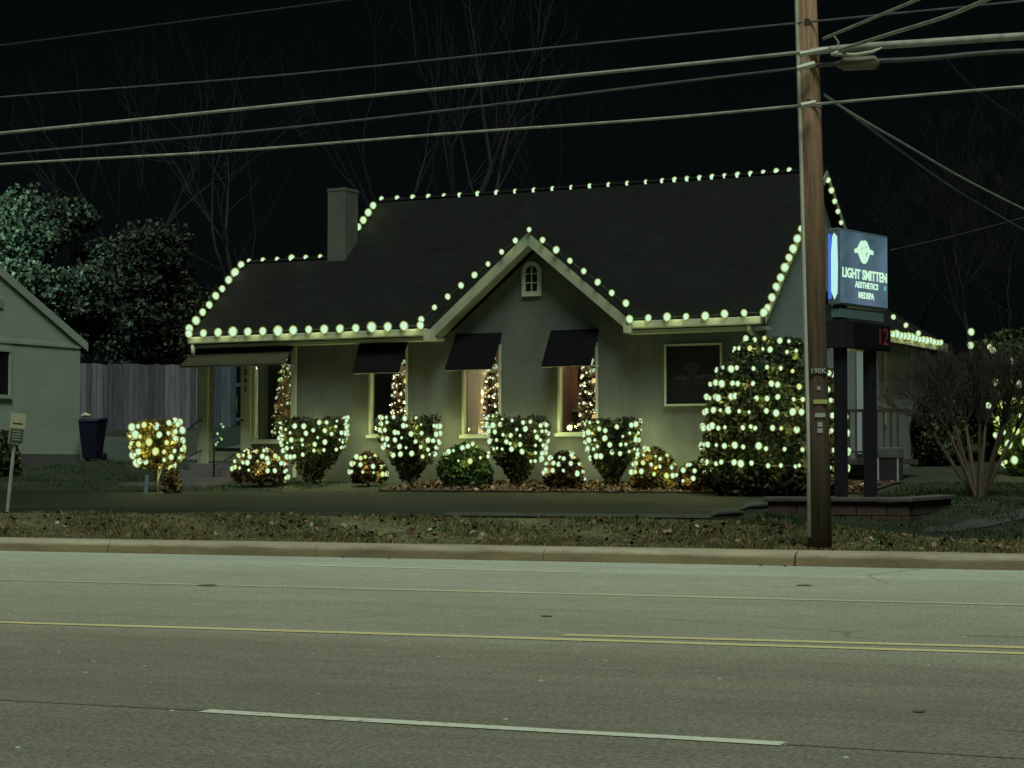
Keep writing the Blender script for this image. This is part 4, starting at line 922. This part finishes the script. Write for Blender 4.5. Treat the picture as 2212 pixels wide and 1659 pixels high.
for sx in (-.22, .22):
    MB().tube([(sx-.03, .22, .1), (sx+.03, .22, .1)], .1, 12).build('wheel', M['black'], bn)
p = MB(); p.tube([(-.25, -.1, 1.07), (-.15, -.12, 1.12), (-.02, -.1, 1.09)], [.05, .06, .03], 6); 
o = p.build('paper_bag', M['signwhite'], None, smooth=True); o.location = (c.x, c.y, z); tag(o, 'crumpled white paper lying on the blue bin lid', 'litter')
# small leaning sign at left
c = at(16, 30.5); z = zg(c); k = 30.5/F
ss = empty('yard_sign', (c.x, c.y, z), 0, 'small leaning metal post sign with cream top at the left edge', 'sign')
zt = EYE+(1010-896)*k-z; lean_ = (38-16)*k/zt
MB().tube([(0, 0, -.1), (lean_*zt*.62, 0, zt*.62), (lean_*(zt-.05), 0, zt-.05)], .028, 8).build('post', M['steel'], ss)
Ms = Matrix.Translation((lean_*zt-.0, -.035, zt-.2)) @ Matrix.Rotation(math.atan(lean_), 4, 'Y') @ Matrix.Rotation(math.radians(35), 4, 'Z')
MB().box(-.115, .115, -.012, .012, .0, .22, Ms).build('cream_plate', M['signwhite'], ss)
MB().box(-.115, .115, -.011, .011, -.24, -.001, Ms).build('lower_plate', M['trimdull'], ss)
MB().box(-.1, .1, -.016, -.0125, -.22, -.02, Ms).build('dark_panel', M['signdark'], ss)
t_ = MB()
for q in range(4): t_.box(-.075+.01*(q % 2), .07, -.019, -.0165, -.065-q*.04, -.05-q*.04, Ms)
t_.build('printed_lines', M['tagmetal'], ss)
t2 = MB(); t2.box(-.08, .08, -.0155, -.0125, .055, .075, Ms); t2.build('printed_lines', M['signdark'], ss)
c = at(2, 45); shrub('low_shrub', 'dark little bush below the window of the white house', c, 1.0, dome(.45), 700, .08, M['fol_dark'], seed=71)

# ================================================================== UTILITY POLE, WIRES
pc = at(1770, 23.3); pz = zg(pc); k = 23.3/F
PL = empty('utility_pole', (pc.x, pc.y, pz), 0, 'tall brown wooden utility pole standing in the grass behind the kerb', 'utility pole')
pts = []; rr = []
for (y, xl, xr) in ((1166, 1744, 1796), (900, 1742, 1791), (700, 1738, 1786), (500, 1734, 1785), (300, 1730, 1780), (100, 1725, 1774), (0, 1723, 1770), (-350, 1716, 1758)):
    zz = EYE+(1010-y)*k; pts.append(Vector((((xl+xr)/2-CX)*k-pc.x, 0, zz-pz))); rr.append((xr-xl)/2*k)
pts[0].z = -.1
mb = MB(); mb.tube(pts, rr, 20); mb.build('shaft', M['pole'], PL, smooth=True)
def on_pole(dx, y, dy=0): 
    zz = EYE+(1010-y)*k; i = np.interp(-y, [-p for p in (1166, 900, 700, 500, 300, 100, 0, -350)], range(8)); j = min(6, int(i)); f_ = i-j
    cx_ = pts[j].x*(1-f_)+pts[j+1].x*f_; r_ = rr[j]*(1-f_)+rr[j+1]*f_; return Vector((cx_+dx*r_, -math.sqrt(max(0, 1-dx*dx))*r_-dy, zz-pz))
cd = MB(); cd.tube([on_pole(-.93, y, .015) for y in (1160, 900, 700, 500, 300, 210, 100, 0, -340)], .024, 8); cd.build('conduit', M['conduit'], PL, smooth=True)
for nme, x, y, w_, h_, mm in (('number_plate', -.0, 803, 34, 12, 'darkmetal'), ('yellow_tag', .12, 869, 30, 9, 'tagyellow'), ('metal_tag', .05, 898, 22, 9, 'tagmetal'), ('metal_tag', .02, 918, 10, 10, 'tagmetal'), ('metal_tag', .02, 931, 11, 10, 'tagmetal'), ('staple', .0, 840, 7, 8, 'tagmetal'), ('staple', -.1, 45, 12, 12, 'bark'), ('staple', -.2, 220, 9, 10, 'bark')):
    P = on_pole(x, y, .004); a = w_/2*k; MB().box(P.x-a, P.x+a, P.y-.006, P.y+.02, P.z-h_/2*k, P.z+h_/2*k).build(nme, M[mm], PL)
P = on_pole(0, 803, .014); text_mesh('number_lettering', '190K', .085, M['tagmetal'], PL, Matrix.Translation(P) @ R90, .002, .002)
hwr = MB()
for y, hh in ((112, 10), (137, 8), (225, 9)):
    P = on_pole(0, y); rr_ = np.interp(y, [0, 1166], [rr[6], rr[0]])+.012; hwr.tube([Vector((P.x, 0, P.z-hh/2*k)), Vector((P.x, 0, P.z+hh/2*k))], rr_, 20)
hwr.build('band', M['tagmetal'], PL)
for (x0, y0, x1, y1, r_) in ((1728, 117, 1795, 105, .03), (1722, 148, 1760, 138, .035), (1730, 228, 1762, 222, .035), (1795, 118, 1822, 108, .02)):
    a_, b__ = wz(x0, y0, 23.0), wz(x1, y1, 23.0); MB().tube([a_-PL.location, b__-PL.location], r_, 6).build('clamp', M['conduit'], PL)
# hidden-side bracket loops
lp_ = MB(); lp_.tube([wz(1785, 80, 23.1)-PL.location, wz(1800, 76, 23.1)-PL.location, wz(1812, 92, 23.1)-PL.location, wz(1806, 104, 23.1)-PL.location, wz(1790, 110, 23.1)-PL.location], .012, 6, False); lp_.build('wire_loop', M['cable'], PL)
def wire(label, pix, r, m, Zs=None, group='wires carried by the utility pole', name='overhead_wire'):
    P = []
    for i, (x, y) in enumerate(pix):
        if Zs: P.append(wz(x, y, Zs[i]))
        else:
            q = RF.onb(x, y, RF.l(pc)[1]-.16); P.append(RF.w(*q))
    # smooth through the points
    out = []
    n = len(P)
    for i in range(n-1):
        p0 = P[max(i-1, 0)]; p1 = P[i]; p2 = P[i+1]; p3 = P[min(i+2, n-1)]
        for j in range(10):
            t = j/10; out.append(.5*((2*p1)+(-p0+p2)*t+(2*p0-5*p1+4*p2-p3)*t*t+(-p0+3*p1-3*p2+p3)*t**3))
    out.append(P[-1]); c0 = out[len(out)//2].copy()
    mb = MB(); mb.tube([p-c0 for p in out], r, 6); o = mb.build(name, M[m], smooth=True); o.location = c0; return tag(o, label, 'wire', group)
wire('highest full width wire crossing to the pole just below its top', [(-500, 256), (0, 210), (600, 163), (1170, 105), (1740, 48), (2212, 2), (2500, -30)], .012, 'cabledim')
wire('thickest pale cable crossing the whole sky to the pole clamp', [(-500, 340), (0, 288), (400, 248), (800, 207), (1200, 167), (1500, 137), (1740, 112)], .022, 'cable')
wire('thick ropy pale cable leaving the pole to the right', [(1750, 112), (1850, 102), (2000, 92), (2212, 78), (2500, 62)], .045, 'cable')
wire('faint middle cable under the thickest one', [(-500, 380), (0, 333), (500, 288), (950, 240), (1400, 185), (1740, 145)], .015, 'cabledim')
wire('drooping dull cable right of the pole below the ropy one', [(1750, 143), (1850, 134), (1990, 127), (2110, 116), (2212, 110), (2500, 100)], .028, 'cabledim')
wire('lowest pale cable crossing the whole photo just above the roof', [(-500, 393), (0, 355), (500, 326), (950, 290), (1400, 258), (1740, 227), (1980, 206), (2212, 187), (2500, 168)], .017, 'cable')
wire('faint thin wire in the upper left corner', [(-300, 130), (0, 98), (380, 48), (730, 2), (1000, -35)], .010, 'cablefaint')
wire('cable rising from the pole to the upper right', [(1778, 84), (1860, 50), (1975, 2), (2100, -50)], .017, 'cable', [23.2, 22, 20.5, 19])
wire('bright thick cable rising from the pole to the top right corner', [(1800, 112), (1920, 74), (2040, 37), (2130, 0), (2260, -55)], .02, 'cable', [23.2, 21.5, 20, 19, 17])
wire('upper service cable sloping down to the right from behind the pole', [(1780, 205), (1840, 245), (1960, 315), (2080, 385), (2212, 452), (2330, 505)], .014, 'cable', [23.4, 24, 26, 28, 30, 32])
wire('lower service cable sloping down to the right from behind the pole', [(1780, 203), (1835, 243), (1930, 315), (2060, 407), (2212, 497), (2330, 560)], .013, 'cabledim', [23.4, 24, 26, 28, 30, 32])
wire('faint service wire near the right edge sloping down', [(2040, 120), (2100, 185), (2212, 266), (2400, 400)], .010, 'cablefaint', [24, 27, 30, 34])
wire('very faint wire sagging beside the pole sign', [(1925, 540), (2060, 510), (2212, 470), (2400, 420)], .010, 'cablefaint', [30, 31, 32, 33])
# splice case on the cable
s0_, s1_ = RF.onb(1822, 138, RF.l(pc)[1]-.18), RF.onb(1890, 135, RF.l(pc)[1]-.18)
sa, sb = RF.w(*s0_), RF.w(*s1_); mb = MB(); ax_ = (sb-sa).normalized(); cpt = (sa+sb)/2
mb.tube([sa-cpt-ax_*.08, sa-cpt, sb-cpt, sb-cpt+ax_*.05], [.03, .075, .08, .03], 10); o = mb.build('splice_case', simple('splice_shell', (.13, .12, .08), .6), smooth=True); o.location = cpt
tag(o, 'tan cylindrical splice case hanging on the cable right of the pole', 'splice case')
mb = MB(); mb.tube([RF.w(*RF.onb(x, y, RF.l(pc)[1]-.3))-cpt for x, y in ((1800, 118), (1850, 118), (1885, 112), (1905, 103))], [.02, .022, .02, .008], 6); o = mb.build('cable_sleeve', M['conduit'], smooth=True); o.location = cpt
tag(o, 'short curved pale cable sleeve above the splice case', 'cable')

# ================================================================== POLE SIGN AND PLANTER
SA = math.radians(38.4); SZ = 27.6; n0 = wz(1812, 572, SZ); sgx = Vector((math.sin(SA), math.cos(SA), 0)); 
gpos = Vector((n0.x, n0.y, 0))+sgx*.6; gz = zg(gpos)
PS = bpy.data.objects.new('pole_sign', None); link(PS); PS.matrix_world = Matrix.Translation((n0.x, n0.y, 0)) @ Matrix.Rotation(math.pi/2-SA, 4, 'Z')
tag(PS, 'illuminated business sign on two dark posts with red digit board beside the utility pole', 'sign')
# local x runs along the face away from the camera, local -y is the seen face
k = SZ/F; zt_, zb_ = EYE+(1010-490)*k, EYE+(1010-657)*k; Lw = 1.40
MB().box(0.012, Lw, .0, .17, zb_, zt_).build('cabinet', M['signcase'], PS, bevel=.012)
MB().box(.03, Lw-.03, -.006, -.002, zb_+.03, zt_-.03).build('face', M['signface'], PS)
MB().box(.03, Lw-.03, .172, .176, zb_+.03, zt_-.03).build('face', emit('rear_face_glow', (.22, .42, .5), 1.6), PS)
ed = MB(); ed.prism([(.0, .075, zb_+.07), (.0, .12, zb_+.18), (.0, .12, zt_-.35), (.0, .10, zt_-.12), (.0, .075, zt_-.07), (.0, .03, zt_-.12), (.0, .02, (zb_+zt_)/2), (.0, .03, zb_+.15)], (.011, 0, 0))
ed.build('edge_light', M['signedge'], PS)
MB().box(.004, .0115, .121, .168, zb_+.08, zt_-.08).build('edge_glow', M['signblue'], PS)
def sgn(body, size, x, z, bold, sp=1.0, xs=1.0):
    text_mesh('lettering', body, size, M['signtext'], PS, Matrix.Translation((x, -.012, z)) @ R90, .003, bold, sp, xs)
cxs = Lw/2+.04; Hs = zt_-zb_
sgn('LIGHT SMITTEN', .185, cxs-.03, zb_+Hs*.42, .006, 1.0, .98)
sgn('AESTHETICS', .115, cxs+.02, zb_+Hs*.285, .004, 1.05)
sgn('MEDSPA', .12, cxs, zb_+Hs*.15, .004, 1.0)
lg = logo(.25, .055); me = lg.mesh('logo', M['signtext']); me.transform(Matrix.Translation((cxs-.05, -.007, zb_+Hs*.73)) @ R90 @ Matrix.Diagonal((1, 1.05, 1, 1))); link(bpy.data.objects.new('logo', me), PS)
MB().box(Lw-.13, Lw-.08, -.012, -.007, zb_+.27, zb_+.33).build('indicator_light', emit('green_dot', (.12, .55, .33), 1), PS)
bx = MB(); bx.box(.05, Lw-.1, .02, .15, zb_-.17, zb_-.05); bx.build('reader_top', M['signcase'], PS)
rz0, rz1 = EYE+(1010-752)*k, EYE+(1010-690)*k
MB().box(.02, Lw-.02, -.05, .22, rz0, rz1).build('digit_board', M['darkmetal'], PS, bevel=.01)
MB().box(.32, Lw-.06, -.062, -.051, rz0+.03, rz1-.03).build('digit_screen', M['black'], PS)
text_mesh('digits', '12', .34, M['led'], PS, Matrix.Translation((Lw-.28, -.066, (rz0+rz1)/2)) @ R90, .002, .0, 1.0)
for x in (.12, .95):
    MB().box(x, x+.15, .03, .16, .35, zb_-.0005 if x < .5 else rz0-.0005).build('post', M['darkmetal'], PS)
lw = bpy.data.lights.new('sign_tube', 'AREA'); lw.shape = 'RECTANGLE'; lw.size = 1.1; lw.size_y = .9; lw.energy = 34; lw.color = (.45, .85, 1)
lwo = bpy.data.objects.new('sign_tube', lw); COL.objects.link(lwo); lwo.matrix_world = PS.matrix_world @ Matrix.Translation((Lw/2, .2, (zt_+zb_)/2)) @ Matrix.Rotation(math.pi/2, 4, 'X')
et = bpy.data.lights.new('sign_edge_tube', 'AREA'); et.shape = 'RECTANGLE'; et.size = .12; et.size_y = .8; et.energy = 5; et.color = (.4, .6, 1)
eto = bpy.data.objects.new('sign_edge_tube', et); COL.objects.link(eto); eto.matrix_world = PS.matrix_world @ Matrix.Translation((-.02, .08, (zt_+zb_)/2)) @ Matrix.Rotation(math.pi/2, 4, 'Y')
# planter
cn = wz(1964, 1079, 26.5); cu, cv = RF.l(cn); ztop = cn.z
pl = bpy.data.objects.new('brick_planter', None); link(pl); pl.matrix_world = RF.M @ Matrix.Translation((cu, cv, 0))
tag(pl, 'low brown block planter wall round the base of the pole sign', 'planter')
wl = MB(); rows = 3; zlo = .1; hh = (ztop-.04-zlo)/rows
for r_ in range(rows):
    z0_, z1_ = zlo+r_*hh+.006, zlo+(r_+1)*hh-.002; x = -1.9+(r_ % 2)*.2
    while x < -.02:
        xe = min(x+.40, 0); wl.box(x+.005, xe-.005, -.0-random.uniform(0, .008), .2, z0_, z1_); x += .40
    y = .205
    while y < 2.9: wl.box(-.2, 0+random.uniform(0, .008), y+.005, min(y+.4, 2.9)-.005, z0_, z1_); y += .4
wl.build('block_wall', M['brick'], pl, bevel=.008)
cpn = MB(); cpn.box(-1.95, .05, -.05, .22, ztop-.035, ztop+.025); cpn.box(-.22, .05, .222, 2.95, ztop-.035, ztop+.025); cpn.build('coping', simple('coping_stone', (.075, .08, .07), .8), pl, bevel=.012)
MB().box(-1.9, -.201, .201, 2.9, .2, ztop-.08).build('planter_soil', M['mulch'], pl)

mb = MB(); pp = [gp(x, y) for x, y in ((1990, 1152), (2065, 1150), (2140, 1138), (2212, 1122), (2330, 1092), (2330, 1078), (2212, 1100), (2120, 1122), (2052, 1130), (2010, 1138))]
c0 = pp[0].copy(); n = len(pp)//2
for i in range(n-1):
    q = [pp[i], pp[i+1], pp[-2-i], pp[-1-i]]; mb.poly([Vector((p.x, p.y, zg(p)+.012))-c0 for p in q])
o = mb.build('path', simple('path_concrete', (.04, .05, .046), .85, .25, 2)); o.location = c0; tag(o, kind='structure')

for x, y, wx, wy in ((450, 1264, 24, 2.2), (1180, 1330, 14, 1.5), (1735, 1264, 18, 1.6), (1985, 1536, 16, 2.5)):
    P = []
    for i in range(12):
        a = 2*math.pi*i/12; q = random.uniform(.7, 1.2); r = ray(x+wx*q*math.cos(a), y+wy*q*math.sin(a)); t = (.005-EYE)/r.z; P.append(Vector((0, 0, EYE))+r*t)
    c0 = P[0].copy(); mb = MB(); mb.poly([p-c0 for p in P][::-1]); o = mb.build('tar_patch', M['tar']); o.location = c0; tag(o, kind='structure')
